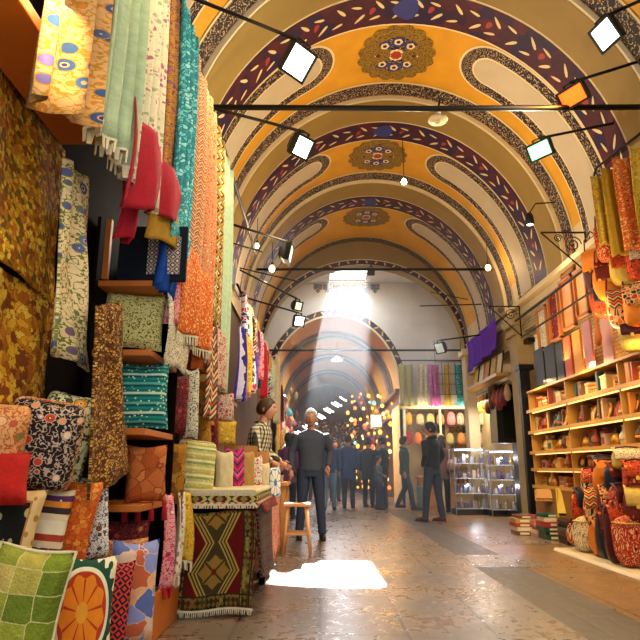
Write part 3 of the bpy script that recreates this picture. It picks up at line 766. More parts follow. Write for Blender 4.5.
for (lb, x0, y0, x1, y1, Y, mt, rz, tl_, kw_) in CU:
    kw_ = dict(kw_)
    for q in ('back', 'trim'):
        if q in kw_: kw_[q] = T[kw_[q]]
    near = Y < 3
    cushion(lb, x0, y0, x1, y1, Y, T[mt], rz=rz, tilt=tl_ + (_rs.uniform(-.12, .12) if near else 0), roll=kw_.pop('roll', _rs.uniform(-.16, .16) if near else _rs.uniform(-.04, .04)), **kw_)
# big carpet draped over the table
def expr_rug():
    m, nt, b = new_mat('red_hourglass_kilim'); so = coords(nt, 'uv', 1)
    x, y, z = sep(nt, so)                 # x -1..1 , y 0..1 (0 top)
    ax = x.ab()
    yy = (y * 1.62 + .98).fr()
    tri = (yy - .5).ab() * .76 + .05     # wide at 0/1, waist at .5
    q = ax - tri
    field = ramp(nt, (q * .8 + .5), [hx('#40361a'), hx('#a8924c'), hx('#3c2a10'), hx('#9a8440'), hx('#3a2c0e'), hx('#a88a3c'), hx('#5c1010')], True, [0, .50, .53, .56, .60, .63, .67])
    yc = ((yy - .5).ab() * -1 + .5) / 1.62         # distance to medallion centre
    st = (ax * 1.0 + (yc * 2.2)).lt(.40); st2 = (ax.m('MAXIMUM', yc * 2.2)).lt(.26)
    star = (ax - yc * 2.2).ab().gt(.035)
    field = mixc(nt, (st.m('MAXIMUM', st2)) * star, field, hx('#8e6c2c'))
    field = mixc(nt, (ax * 2.2 + yc * 4).lt(.16), field, hx('#6e1616'))
    v = voro(nt, so, scale=13, rand=.3); r, g, bb = sep(nt, v.outputs['Color'])
    bor = ramp(nt, r, [hx('#4a3c18'), hx('#6e5c28'), hx('#5a1a14'), hx('#2c2612'), hx('#8a783c')])
    wv = (((y * 14).fr() - .5).ab() + ((ax * 9).fr() - .5).ab()).lt(.42)
    bor = mixc(nt, wv, bor, hx('#6e5e28'))
    bm = ax.gt(.70).m('MAXIMUM', y.gt(.87)).m('MAXIMUM', y.lt(.03))
    col = mixc(nt, bm, field, bor)
    ln = (ax - .70).ab().lt(.018).m('MAXIMUM', (ax - .93).ab().lt(.018)).m('MAXIMUM', (y - .87).ab().lt(.008))
    col = mixc(nt, ln, col, hx('#2c2410'))
    finish(nt, b, col, so, .9, .25, .35, 90, spec=.15); return m
M_rug = expr_rug()
tb = empty('carpet_table', (-.69, 4.9, 0)); tag(tb, 'low display table under the red hourglass carpet', 'table')
mb = MB(); mb.box((0, 0, .60), (.46, 1.16, .05)); mb.build('tabletop', M_woodd, tb)
for sx_ in (-1, 1):
    for sy_ in (-1, 1):
        mb = MB(); mb.box((sx_ * .20, sy_ * .54, .29), (.05, .05, .58)); mb.build('leg', M_woodd, tb)
rg = empty('kilim_carpet', (-.69, 4.9, 0)); tag(rg, 'red and olive kilim with hourglass medallions draped over the table', 'carpet')
x0_, x1_ = -.285, .25
mb = MB(); mb.grid(lambda u, v: Vector((x0_ + (x1_ - x0_) * u + .01 * math.sin(5 * v), -.61 - .012 * math.sin(7 * u + 1) * v - .015 * v, .66 - .605 * v - .012 * math.sin(6 * u))), 20, 16, 0, lambda u, v: (u * 2 - 1, v))
mb.build('front_drop', M_rug, rg, smooth=True, solidify=.014)
fm = fringe_mb([(x0_ + (x1_ - x0_) * i / 80, -.637 - .01 * math.sin(7 * i / 80 + 1), .055 - .012 * math.sin(6 * i / 80)) for i in range(81)], .03)
fm.build('fringe', T['white_fringe'], rg, solidify=.004)
sd = empty('side_carpet', (-.43, 4.9, 0)); tag(sd, 'dark patterned carpet draped down the aisle side of the table', 'carpet')
mb = MB(); mb.grid(lambda u, v: Vector((.018 * math.sin(11 * u) * v + .035 * v, -.62 + 1.22 * u, .68 - (.54 - .1 * (1 - u)) * v)), 20, 10, 0, lambda u, v: (u * 1.2, v * .6))
mb.build('side_drop', fab('dark_side_carpet', 'kilim', ['#1c1414', '#6a5a3c', '#2c1c1c', '#4a3a34', '#141014', '#7a2c24', '#1c1414'], 9), sd, smooth=True, solidify=.014)
mb = MB(); mb.grid(lambda u, v: Vector((.026 + .018 * math.sin(11 * u) * v + .035 * v, -.63 + 1.24 * u, .715 - .06 * v - .09 * u * 0)), 20, 3, 0, lambda u, v: (u * 1.2, v * .6))
mb.build('red_edging', T['burgundy_floral'], sd, smooth=True, solidify=.014)
for k, (mt, lb) in enumerate((('green_red', 'dark folded carpet at the bottom of stack on the table'), ('olive_kilim', 'olive folded carpet in the middle of stack on the table'), ('cream_plain', 'cream folded carpet with fringe on top of stack'))):
    w_ = .50 - .02 * k; mb = MB()
    sec = []
    for i in range(14):
        a = PI / 2 + PI * i / 13; sec.append((-w_ / 2 + .02 * math.cos(a) , .02 * math.sin(a)))
    for i in range(14):
        a = -PI / 2 + PI * i / 13; sec.append((w_ / 2 + .02 * math.cos(a), .02 * math.sin(a)))
    mb.prism(sec, -.62 + .02 * k, .60, 0)
    o = mb.build('folded_carpet', T[mt], loc=(-.69, 4.9, .702 + .041 * k)); tag(o, lb, 'carpet')
    if k != 1:
        fm = fringe_mb([(-w_ / 2 + w_ * i / 52, -.625 + .02 * k, .012) for i in range(53)], .02)
        fm.build('fringe', T['white_fringe'], o, solidify=.005)
# second table with pink carpet
tb = empty('display_table', (-.74, 6.35, 0)); tag(tb, 'display table under the pale red flowered carpet', 'table')
mb = MB(); mb.box((0, 0, .60), (.5, 1.3, .05)); mb.build('tabletop', M_woodd, tb)
for sx_ in (-1, 1):
    for sy_ in (-1, 1):
        mb = MB(); mb.box((sx_ * .20, sy_ * .58, .29), (.05, .05, .58)); mb.build('leg', M_woodd, tb)
cp = empty('table_carpet', (-.46, 6.35, 0)); tag(cp, 'pale red flowered carpet draped over second table', 'carpet')
M_pinkc = fab('pale_red_carpet', 'floral', ['#c48a70', '#a8503c', '#e0c8a0', '#b8402c', '#d8a890', '#8a3428'], 14)
mb = MB(); mb.grid(lambda u, v: Vector((.015 * math.sin(14 * u) * v, -.68 + 1.36 * u, .66 - .6 * v)), 20, 8, 0, lambda u, v: (u * 1.3, v * .6)); mb.build('side_drop', M_pinkc, cp, smooth=True, solidify=.012)
mb = MB(); mb.grid(lambda u, v: Vector((-.5 + .5 * u, -.69, .66 - .6 * v)), 10, 8, 0, lambda u, v: (u * .5, v * .6)); mb.build('front_drop', M_pinkc, cp, smooth=True, solidify=.012)
mb = MB(); mb.grid(lambda u, v: Vector((-.52 + .54 * u, -.69 + 1.38 * v, .655 + .01 * math.sin(9 * v))), 6, 12, 0, lambda u, v: (u * .5, v * 1.3)); mb.build('top_cover', M_pinkc, cp, smooth=True, solidify=.012)
# brown rolled carpets and standing things behind table
def roll(label, x, y0, y1, Y, r, mat, lean=0):
    a, b_ = P(x, y1, Y), P(x + lean, y0, Y)
    mb = MB(); d = b_ - a
    mb.tube([Vector((0, 0, 0)), d * .33 + Vector((.01, 0, 0)), d * .66, d], r, 14); o = mb.build('rolled_carpet', mat, smooth=True, loc=a); tag(o, label, 'carpet')
    c_ = MB(); c_.tube([d, d * 1.006], [r * .7, r * .3], 12); c_.build('rolled_end', T['tan_plain'], o)
roll('tall golden brown rolled carpet standing behind banded cushion', 203, 358, 500, 4.95, .062, T['brown_roll'])
roll('slim red patterned rolled carpet beside the golden brown one', 213, 352, 494, 5.3, .04, T['burgundy_floral'])
hangp('hanging_cloth', 'dark red kilim strip hanging behind rolled carpets', -.98, 186, 200, 350, 322, 440, T['burgundy_floral'], folds=1, amp=.03)
hangp('hanging_cloth', 'brown fringed shawl dangling in narrow bay above the rolls', -.92, 196, 206, 330, 300, 372, T['rust_plain'], folds=1, amp=.03)
hangp('hanging_cloth', 'red and green zigzag kilim beside the coral cloth foot', -.88, 206, 216, 350, 322, 420, T['green_red'], folds=2, amp=.03)
hangp('hanging_cloth', 'white and rose flowered cloth above the small shelf', -.86, 216, 225, 340, 330, 388, T['mixed_rose'], folds=2, amp=.03)
sb = empty('small_shelf', (-1.1, 6.1, 1.62)); tag(sb, 'small orange shelf board above the white and rose cushion', 'shelf')
mb = MB(); mb.box((0, 0, 0), (.36, 1.2, .04)); mb.build('shelf_board', M_wood, sb, bevel=.004)
mb = MB(); mb.box((-.1, .5, -.1), (.03, .03, .2)); mb.build('bracket', M_iron, sb)
for k, (z, lb) in enumerate(((1.32, 'orange shelf board under the white and rose cushion'), (.95, 'orange board under the yellow and white cushion'))):
    mb = MB(); mb.box((0, 0, 0), (.45, 1.0, .03)); o = mb.build('shelf_board', M_wood, loc=(-1.14, 5.6, z)); tag(o, lb, 'shelf')
# scarves further down the aisle
SC = [('scarf_mix', 'white scarf printed with red and navy'), ('mint', 'pale mint scarf'), ('green_red', 'dark green and red zigzag scarf'), ('cream_speckle', 'cream and pink speckled scarf'),
      ('blue_violet', 'violet and blue striped scarf'), ('pink_floral', 'pink flowered scarf'), ('yellow_gold', 'yellow flowered scarf'), ('scarf_mix', 'white scarf with navy and teal shapes'),
      ('crimson', 'plain crimson scarf'), ('turquoise', 'turquoise scarf'), ('brown_green', 'green and orange diamond scarf'), ('coral_cream', 'coral scarf'), ('cream_plain', 'plain cream scarf')]
y_ = 6.75
for i in range(17):
    mt, lb = SC[i % len(SC)]; wd = .20 + .05 * (i % 3); top = 2.98 - .1 * (i % 3); bt = 1.95 + .18 * ((i * 5) % 4)
    hang('hanging_scarf', f'{lb}, {ORD[i]} scarf down the aisle after the mint cloth', HX + .03 * (i % 3), y_, y_ + wd, top, bt, T[mt], folds=2, amp=.045, cat='scarf', group='scarves hung along the left aisle')
    y_ += wd * .98
for i, (mt, lb) in enumerate((('blue_violet', 'violet blue shawl dangling lowest over the plaid shirted man'), ('yellow_gold', 'yellow shawl beside the violet blue one'), ('scarf_mix', 'white and red shawl under the scarves'))):
    hang('hanging_shawl', lb, HX + .10, 5.9 + i * .32, 6.2 + i * .32, 2.35, 1.62 + .08 * i, T[mt], folds=3, amp=.05, cat='shawl')
rod([(-.95, 6.6, 3.0), (-.95, 11.4, 3.0)], .015, 'thin dark rail carrying the scarves down the aisle', 'hanging_rail', 'rail')
hang('hanging_robe', 'long beige robe hanging at the end of scarves', -.8, 10.9, 11.3, 3.0, 1.75, T['cream_plain'], folds=2, amp=.05, cat='robe')
hang('hanging_robe', 'red robe hanging beyond the beige one', -.78, 11.8, 12.3, 2.55, 1.85, T['crimson'], folds=2, amp=.06, cat='robe')
# wares behind the plaid man: small wooden bench with boxes
bn = empty('wooden_counter', (-.62, 7.9, 0)); tag(bn, 'small wooden counter behind the stool', 'counter')
mb = MB(); mb.box((0, 0, .76), (.46, .9, .04)); mb.build('countertop', M_crate, bn, bevel=.004)
mb = MB(); mb.box((-.02, 0, .50), (.38, .8, .14)); mb.build('apron_box', M_crate, bn, bevel=.004)
for sx_ in (-1, 1):
    for sy_ in (-1, 1):
        mb = MB(); mb.box((sx_ * .18, sy_ * .38, .37), (.05, .05, .74)); mb.build('leg', M_crate, bn)
for k, (dx, dy, dz, lb) in enumerate(((-.05, -.2, .12, 'large tan box on the wooden counter'), (.04, .1, .07, 'low tan box beside the large box on the counter'), (-.1, -.2, .05, 'small tan box stacked highest on the wooden counter'))):
    mb = MB(); mb.box((0, 0, 0), (.24 - .04 * k, .26, dz)); mb.box((0, 0, dz / 2 + .006), (.25 - .04 * k, .27, .012))
    o = mb.build('cardboard_box', solid('cardboard', '#c0955c', .8, var=.15), loc=(-.62 + dx, 7.9 + dy, .78 + dz / 2 + (.133 if k == 2 else 0)), bevel=.003); tag(o, lb, 'box')
# tan crates on the second table
for k, (x0, y0, x1, y1, Y, lb) in enumerate(((226, 446, 256, 464, 6.0, 'wide tan crate behind the cushion row'), (252, 452, 268, 474, 6.6, 'smaller tan crate behind the blue ring cushion'))):
    c = P((x0 + x1) / 2, (y0 + y1) / 2, Y); q = mpp(450, Y)
    o = empty('wooden_crate', (c.x, Y, c.z)); tag(o, lb, 'crate')
    for j in range(3):
        mb = MB(); mb.box((0, -.12, (j - 1) * (y1 - y0) * q / 3), ((x1 - x0) * q, .02, (y1 - y0) * q / 3 - .006)); mb.build('slat', M_crate, o)
    mb = MB(); mb.box((0, .0, -(y1 - y0) * q / 2), ((x1 - x0) * q, .24, .02)); mb.box((0, .12, 0), ((x1 - x0) * q, .02, (y1 - y0) * q)); mb.build('crate_body', M_crate, o)
# supports for crates and shelf goods behind the table row
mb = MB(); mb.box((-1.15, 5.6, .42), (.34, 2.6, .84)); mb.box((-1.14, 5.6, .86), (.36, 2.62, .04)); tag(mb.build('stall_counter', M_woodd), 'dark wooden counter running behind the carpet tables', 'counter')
# stool
st = empty('wooden_stool', (-.26, 7.15, 0)); tag(st, 'pale wooden stool standing in the aisle before the grey haired man', 'stool')
mb = MB(); mb.box((0, 0, .545), (.30, .26, .035)); mb.build('seat', M_woodl, st, bevel=.008)
for sx_ in (-1, 1):
    for sy_ in (-1, 1):
        mb = MB(); mb.tube([(sx_ * .10, sy_ * .09, .53), (sx_ * .155, sy_ * .13, 0)], [.020, .017], 8); mb.build('leg', M_woodl, st, smooth=True)
    mb = MB(); mb.box((0, sx_ * .112, .24), (.26, .02, .03)); mb.build('stretcher', M_woodl, st)
    mb = MB(); mb.box((sx_ * .128, 0, .30), (.02, .22, .03)); mb.build('stretcher', M_woodl, st)
# fringe of colourful tassels at the plinth end
for i in range(3):
    hang('tassel_cloth', ['pink fringed strip at the plinth end', 'cream fringed strip at the plinth end beside the red kilim', 'yellow fringed strip hanging low in the gap before the red kilim'][i], -.92 + .02 * i, 3.75 + .17 * i, 3.9 + .17 * i, .80, .26 + .05 * i, [T['pink_floral'], T['cream_speckle'], T['yellow_gold']][i], folds=1, amp=.03, fringe=T['white_fringe'] if i else T['red_tassel'], cat='textile')
# wooden post beside shelf
# ================= right side: shelf wall, pictures, bags =================
RX = 3.38
def goods_mat(i):
    cols = ['#b8681c', '#8a2c1c', '#d8a43c', '#c9a878', '#5a3418', '#e0c070', '#a04018', '#3c5a5c', '#7a2030', '#d88a30', '#e0d0a8', '#6a4420']
    return solid(f'ware_{i % 12}', cols[i % 12], .4, var=.25, bump=.05)
WN = ['rust orange', 'dark red', 'golden yellow', 'sandy beige', 'dark brown', 'pale yellow', 'brick red', 'dusty teal', 'wine red', 'bright orange', 'cream', 'chestnut']
M_shelf = solid('gilt_shelf_wood', '#c08c3c', .4, var=.25, bump=.05)
M_glass, nt, b = new_mat('clear_case_glass')
tr = nt.nodes.new('ShaderNodeBsdfTransparent'); gl = nt.nodes.new('ShaderNodeBsdfGlossy'); gl.inputs['Roughness'].default_value = .08
mx = nt.nodes.new('ShaderNodeMixShader'); mx.inputs[0].default_value = .10
nt.links.new(tr.outputs[0], mx.inputs[1]); nt.links.new(gl.outputs[0], mx.inputs[2]); nt.links.new(mx.outputs[0], nt.nodes['Material Output'].inputs[0])
protos = {}
M_fold = fab('fold_pattern', 'floral', ['#c88a3c', '#6a2a14', '#e0c080', '#a03a1c', '#d8a850'], 22)
def proto(kind, i):
    """a fresh ware of that kind standing at the origin, facing the aisle (-x)"""
    m = goods_mat(i); m2 = goods_mat(i + 5)
    if kind == 'souvenir_box':
        mb = MB(); mb.box((0, 0, .07), (.10, .13, .14)); o = mb.build('souvenir_box', m, bevel=.004)
        mb = MB(); mb.box((0, 0, .15), (.11, .14, .02)); mb.build('lid', m2, o, bevel=.003)
        mb = MB(); mb.box((-.052, 0, .07), (.004, .08, .07)); mb.build('front_panel', m2, o)
    elif kind == 'painted_vase':
        mb = MB(); mb.lathe([(.03, 0), (.035, .01), (.055, .06), (.05, .11), (.02, .15), (.018, .18), (.03, .2)], n=14); o = mb.build('painted_vase', m, smooth=True)
        mb = MB(); mb.lathe([(.056, .055), (.0575, .065), (.056, .078)], n=14); mb.build('painted_band', m2, o, smooth=True)
    elif kind == 'ceramic_plate':
        mb = MB(); mb.lathe([(.02, 0), (.05, .004), (.085, .018), (.088, .022), (.05, .010), (.001, .008)], n=18); o = mb.build('ceramic_plate', m, smooth=True)
        o.data.transform(Matrix.Translation((0, 0, .088)) @ Euler((0, -R(75), 0)).to_matrix().to_4x4())
        mb = MB(); mb.lathe([(.04, .0105), (.038, .0125), (.001, .0125)], n=12); q = mb.build('painted_centre', m2, o, smooth=True); q.data.transform(Matrix.Translation((0, 0, .088)) @ Euler((0, -R(75), 0)).to_matrix().to_4x4())
    elif kind == 'leather_book':
        mb = MB(); mb.box((0, 0, .10), (.13, .035, .20)); o = mb.build('leather_book', m, bevel=.004)
        mb = MB(); mb.box((.004, 0, .10), (.128, .025, .204)); mb.build('pages', goods_mat(10), o)
    elif kind == 'brass_pot':
        mb = MB(); mb.lathe([(.03, 0), (.05, .02), (.06, .06), (.04, .10), (.03, .12), (.035, .125)], n=14); o = mb.build('brass_pot', solid('brass', '#c8902c', .3, metal=.8), smooth=True)
        mb = MB(); mb.lathe([(.034, .125), (.02, .145), (.006, .15), (.008, .165), (.001, .17)], n=12); mb.build('lid', m2, o, smooth=True)
        mb = MB(); mb.tube([(0, .05, .05), (0, .085, .08), (0, .09, .11)], [.010, .007, .005], 8); mb.build('spout', solid('brass', ''), o, smooth=True)
    elif kind == 'folded_textile':
        mb = MB(); sec = []
        for z in (.0, .035, .07, .105): sec += [(0, z)]
        for j in range(4): mb.box((0, 0, .017 + .034 * j), (.15, .17, .030), j % 2)
        o = mb.build('folded_textile', [m, M_fold], bevel=.008)
    else:
        mb = MB(); mb.ball((0, 0, .05), (.045, .05, .05), 12); o = mb.build('felt_ball', m, smooth=True)
    return o
KN = {'souvenir_box': 'lidded box', 'painted_vase': 'painted vase', 'ceramic_plate': 'upright painted plate', 'leather_book': 'leather bound book', 'brass_pot': 'brass pot', 'folded_textile': 'folded textile pile'}
CATS = {'souvenir_box': 'box', 'painted_vase': 'vase', 'ceramic_plate': 'plate', 'leather_book': 'book', 'brass_pot': 'pot', 'folded_textile': 'textile'}
lib = {}
def ware(kind, i, loc, rz, s, label, group):
    key = (kind, i % 12)
    if key not in lib: o = lib[key] = proto(kind, i)
    else: o = copy_tree(lib[key])
    o.location = loc; o.rotation_euler = (0, 0, rz); o.scale = (s, s, s); tag(o, label, CATS[kind], group); return o
rw = random.Random(11)
SH = empty('wall_shelving', (RX + .04, 7.2, 0)); tag(SH, 'tall gilt wooden shelving crowded with lit souvenirs on the right', 'shelving')
LV = [1.79, 1.47, 1.17, .925, .68]; NAMES_L = ['highest shelf', 'second highest shelf', 'middle shelf', 'second lowest shelf', 'lowest shelf']
Y0s, Y1s = 5.0, 9.4
for z in LV:
    mb = MB(); mb.box((.0, 0, z), (.40, Y1s - Y0s, .022)); mb.box((-.205, 0, z + .004), (.012, Y1s - Y0s, .045)); mb.build('shelf_board', M_shelf, SH, loc=(0, (Y0s + Y1s) / 2 - 7.2, 0))
    mb = MB(); mb.tube([(-.15, -2.1, z - .02), (-.15, 2.1, z - .02)], .010, 6); mb.build('light_strip', emis('shelf_light_strip', '#ffcc78', 2.2), SH)
for yy in (5.02, 6.5, 7.95, 9.38):
    mb = MB(); mb.box((.0, yy - 7.2, 1.04), (.34, .02, 2.08)); mb.build('upright', M_shelf, SH)
mb = MB(); mb.box((.19, 0, 1.2), (.015, 4.3, 2.0)); mb.build('back_panel', solid('shelf_back', '#5a3a18', .6, var=.2), SH)
mb = MB(); mb.box((0, 0, 2.09), (.40, 4.3, .03)); mb.build('canopy_board', M_shelf, SH)
mb = MB(); mb.box((-.01, 0, .33), (.38, 4.3, .66)); mb.build('base_cabinet', solid('base_cabinet_wood', '#8a5c24', .5, var=.2), SH)
kinds = [['leather_book', 'folded_textile', 'souvenir_box', 'leather_book'], ['ceramic_plate', 'leather_book', 'painted_vase', 'ceramic_plate'], ['painted_vase', 'ceramic_plate', 'brass_pot', 'souvenir_box'], ['brass_pot', 'painted_vase', 'souvenir_box', 'ceramic_plate'], ['folded_textile', 'souvenir_box', 'brass_pot', 'painted_vase']]
for li, z in enumerate(LV):
    y = Y1s - .12; i = 0
    while y > Y0s + .1:
        k = kinds[li][(i * 3 + li + int(i / 3)) % 4]; ci = (i * 5 + li * 3 + rw.randrange(3)) % 12; s = rw.uniform(1.1, 1.32) if li < 3 else rw.uniform(.9, 1.08)
        if min(abs(y - u) for u in (6.5, 7.95)) > .09:
            nm = ORD[i]
            ware(k, ci, (RX - .01 + rw.uniform(-.03, .05), y, z + .0115), rw.uniform(-.2, .2), s, f'{WN[ci]} {KN[k]} on the {NAMES_L[li]}, {nm} from far end', 'wares on the gilt shelving')
            if li in (1, 2, 3) and i % 2 == 0:
                pass
            i += 1
        y -= {'folded_textile': .22, 'leather_book': .065, 'painted_vase': .115, 'souvenir_box': .14, 'brass_pot': .125, 'ceramic_plate': .09}[k]
# sloping display boxes at shelf foot
for k, (x0, y0, x1, y1, Y, col, lb) in enumerate(((560, 489, 590, 516, 8.3, '#d8b43c', 'bright yellow box tilted against the shelving foot'), (538, 490, 560, 500, 8.8, '#b8843c', 'low tan wooden tray beside the yellow box'),)):
    c = P((x0 + x1) / 2, (y0 + y1) / 2, Y); q = mpp(500, Y)
    o = empty('display_box', (c.x, c.y, c.z)); o.rotation_euler = (0, 0, -.6); tag(o, lb, 'box'); W, H = (x1 - x0) * q, (y1 - y0) * q
    m = solid(f'display_box_{k}', col, .5, var=.1)
    mb = MB(); mb.box((0, .12, 0), (W, .02, H)); mb.box((-W / 2, 0, 0), (.02, .24, H)); mb.box((W / 2, 0, 0), (.02, .24, H)); mb.box((0, 0, -H / 2), (W, .24, .02)); mb.build('box_body', m, o, bevel=.003)
    mb = MB(); mb.box((0, -.10, .02), (W * .96, .015, H * .9), 0, (-.3, 0, 0)); mb.build('front_flap', m, o)
    mb = MB(); mb.box((0, 0, -H / 2 - c.z / 2 + H / 4 - .005), (W * .9, .2, max(.02, c.z - H / 2 - .01))); 
# floor stacks
def book_stack(x0, x1, yb, Y, n, th, seed, names, lbl):
    a, b_ = P(x0, yb, Y), P(x1, yb, Y); w = b_.x - a.x; cx = (a.x + b_.x) / 2; r = random.Random(seed); z = 0.0
    for k in range(n):
        ci = r.randrange(12); t = th * r.uniform(.8, 1.2)
        mb = MB(); mb.box((0, 0, t / 2), (w * r.uniform(.85, 1.0), .34, t)); o = mb.build('boxed_souvenir', solid(f'boxed_{names[k % len(names)][0]}', names[k % len(names)][1], .4, var=.25), loc=(cx + r.uniform(-.02, .02), Y, z), rot=(0, 0, r.uniform(-.12, .12)), bevel=.004)
        mb = MB(); mb.box((0, -.171, t / 2), (w * .5, .003, t * .5)); mb.build('end_label', solid('cream_label', '#e0d4ac', .5), o)
        tag(o, f'{names[k % len(names)][0]} flat box, {ORD[k]} up in {lbl}', 'box', 'flat boxes stacked on the floor by the shelving'); z += t + .002
book_stack(514, 532, 528, 9.35, 5, .055, 1, [('brown', '#6a3c1c'), ('cream', '#d8c49a'), ('brick red', '#a03c20'), ('tan', '#b88a50')], 'the leftmost pile')
book_stack(533, 543, 531, 9.1, 6, .05, 2, [('pink', '#c8808a'), ('cream', '#d8c8a0'), ('red', '#a83028')], 'the pile left of the green boxes')
book_stack(540, 562, 535, 8.75, 6, .06, 3, [('dark green', '#1c4a2c'), ('black', '#1c1a18'), ('dark green', '#1c4a2c'), ('red', '#9a3020'), ('cream', '#d8cc9c')], 'the pile with dark green boxes')
book_stack(563, 583, 540, 8.2, 7, .05, 4, [('black', '#1a1614'), ('dark brown', '#3a2416'), ('brown', '#5c3820'), ('grey', '#5c5850')], 'the pile of dark boxes beside the bags')
# leather bags and poufs heaped at the right corner
BG = [fab('bag_a', 'floral', ['#c8481c', '#5a1a10', '#e0b060', '#e08a2c', '#8a2418'], 16), fab('bag_b', 'scroll', ['#a82c1c', '#e0b070', '#3c1410'], 18, warp=.3), fab('bag_c', 'mosaic', ['#e0c080', '#d8701c', '#8a2c14', '#c8401c', '#3c2c20'], 20, w=.08),
      fab('bag_d', 'scroll', ['#e0cc9c', '#3c2c20', '#a8641c'], 20, warp=.3), fab('bag_e', 'plain', ['#d87a1c'], rough=.45, var=.25), fab('bag_f', 'plain', ['#4a1418'], rough=.4, var=.3), fab('bag_g', 'plain', ['#1c2430'], rough=.4, var=.3),
      fab('bag_h', 'floral', ['#7a1c14', '#3c2c18', '#e0a83c', '#d8602c', '#c89a50'], 14), fab('bag_i', 'plain', ['#c8a440'], rough=.5, var=.3), fab('bag_j', 'kilim', ['#a83020', '#e0c080', '#2c3c34', '#d87a2c'], 9)]
BN = ['orange flowered', 'red scroll patterned', 'orange mosaic patterned', 'cream and black scroll', 'plain orange', 'dark burgundy', 'dark navy', 'deep red flowered', 'mustard yellow', 'red and green woven']
def bag(name, kind, loc, w, h, d, m, rz, label, group, seed, strap=0.0, tilt=0):
    r = random.Random(seed); o = empty(name, loc); o.rotation_euler = (tilt, 0, rz)
    mb = MB(); ph = [r.uniform(0, 6) for _ in range(4)]
    n1, n2 = 18, 12; vs = []
    def fn(u, v):
        a = u * 2 * PI; t = v * PI
        s_ = math.sin(t) ** .6; cz = -math.cos(t)
        ca, sa = math.cos(a), math.sin(a)
        x = (abs(ca) ** .75) * (1 if ca > 0 else -1); y = (abs(sa) ** .75) * (1 if sa > 0 else -1)
        k = 1.04 + .13 * math.sin(3 * a + ph[0]) * math.sin(2 * t + ph[1]) + .05 * math.sin(7 * a + ph[2])
        tp = 1 - .18 * v
        return Vector((x * w / 2 * s_ * k * tp, y * d / 2 * s_ * k * tp, h / 2 + h / 2 * (abs(cz) ** .7) * (1 if cz > 0 else -1)))
    mb.grid(fn, n1, n2, 0, lambda u, v: (u * (w + d) * 2, v * h)); mb.build('bag_body', m, o, smooth=True)
    if kind == 'bag':
        fp = MB(); fp.grid(lambda u, v: Vector(((u - .5) * w * .86 * (1 - .1 * v), -d / 2 * 1.06 * math.sin(min(1, v * 1.5) * PI / 2) - .006, h * (1.0 - .55 * v ** 1.3) + .008)), 10, 8, 0, lambda u, v: (u * w, v * h)); fp.build('flap', BG[(seed * 3 + 1) % 10], o, smooth=True, solidify=.008)
        bk = MB(); bk.box((0, -d / 2 * 1.08 - .012, h * .46), (.03, .012, .035)); bk.build('buckle', solid('brass', ''), o)
        st_ = MB(); L = strap or h * .7
        st_.tube([(-w * .42, 0, h * .85), (-w * .36, 0, h + L * .6), (0, 0, h + L), (w * .36, 0, h + L * .6), (w * .42, 0, h * .85)] if strap else [(-w * .42, -.01, h * .8), (-w * .3, -d * .3, h * 1.02), (0, -d * .35, h * 1.06), (w * .3, -d * .3, h * 1.02), (w * .42, -.01, h * .8)], .009, 6)
        st_.build('strap', BG[5], o, smooth=True)
    else:
        sm = MB()
        sm.tube([(w / 2 * .9 * math.cos(a) , d / 2 * .9 * math.sin(a), h * .86) for a in [2 * PI * q / 16 for q in range(17)]], .008, 6, caps=False); sm.build('seam', BG[8], o, smooth=True)
        kn = MB(); kn.ball((0, 0, h * .99), (.03, .03, .015), 10); kn.build('button', BG[8], o, smooth=True)
    tag(o, label, 'bag' if kind == 'bag' else 'pouf', group); return o
HEAP = [ # direction x, direction of base, depth (0: where that direction meets the row), width px, height px, kind, material
 (592, 556, 0, 24, 32, 'pouf', 3, 'cream and black scroll pouf at the aisle end of the floor plate'), (604, 560, 0, 16, 34, 'bag', 4, 'plain orange bag squeezed between scroll pouf and navy bag'), (612, 563, 0, 16, 46, 'bag', 6, 'dark navy bag standing on the floor plate'),
 (622, 568, 0, 18, 56, 'bag', 5, 'dark burgundy bag standing on the plate'), (638, 572, 0, 30, 46, 'pouf', 1, 'red scroll pouf at the right edge'),
 (588, 524, 3.12, 22, 32, 'bag', 0, 'orange flowered bag resting above the scroll pouf'), (602, 528, 3.12, 22, 36, 'bag', 2, 'orange mosaic patterned bag in the middle of heap'),
 (616, 522, 3.1, 22, 32, 'bag', 7, 'deep red flowered bag above the dark burgundy one'), (630, 520, 3.08, 26, 32, 'bag', 1, 'red scroll bag above the red pouf'), (644, 524, 3.08, 24, 34, 'bag', 7, 'deep red flowered bag at the right edge of heap'),
 (596, 496, 3.16, 20, 24, 'bag', 9, 'red and green woven bag high on the heap'), (609, 494, 3.14, 20, 30, 'bag', 4, 'plain orange bag high on the heap'), (624, 492, 3.12, 28, 26, 'bag', 6, 'dark navy bag on the heap under the yellow one'),
 (641, 492, 3.1, 24, 28, 'bag', 0, 'orange flowered bag at the right edge of heap'), (632, 470, 3.14, 28, 20, 'bag', 8, 'mustard yellow bag topmost in the heap'), (606, 474, 3.18, 20, 16, 'bag', 7, 'deep red flowered bag beside the mustard one'),
 (578, 545, 2.98, 12, 18, 'bag', 9, 'small red and green woven bag next to the dark boxes')]
for k, (x, yb, X, wp, hp, kd, mi, lb) in enumerate(HEAP):
    r_ = ray(x, yb)
    if X == 0: Y = CH / abs(r_[2] / r_[1]); c = Vector((r_[0] / r_[1] * Y, Y, .032))
    else: c = PXp(x, yb, X); Y = c.y; c.z = max(c.z, .03)
    q = mpp(yb, Y); d = .24 if kd == 'bag' else wp * q
    bag('leather_pouf' if kd == 'pouf' else 'leather_bag', kd, (c.x, Y + d * .3, c.z), wp * q * 1.12, hp * q * 1.08, d, BG[mi], rw.uniform(-.5, .1), lb, 'leather bags and poufs heaped by the shelving', k)
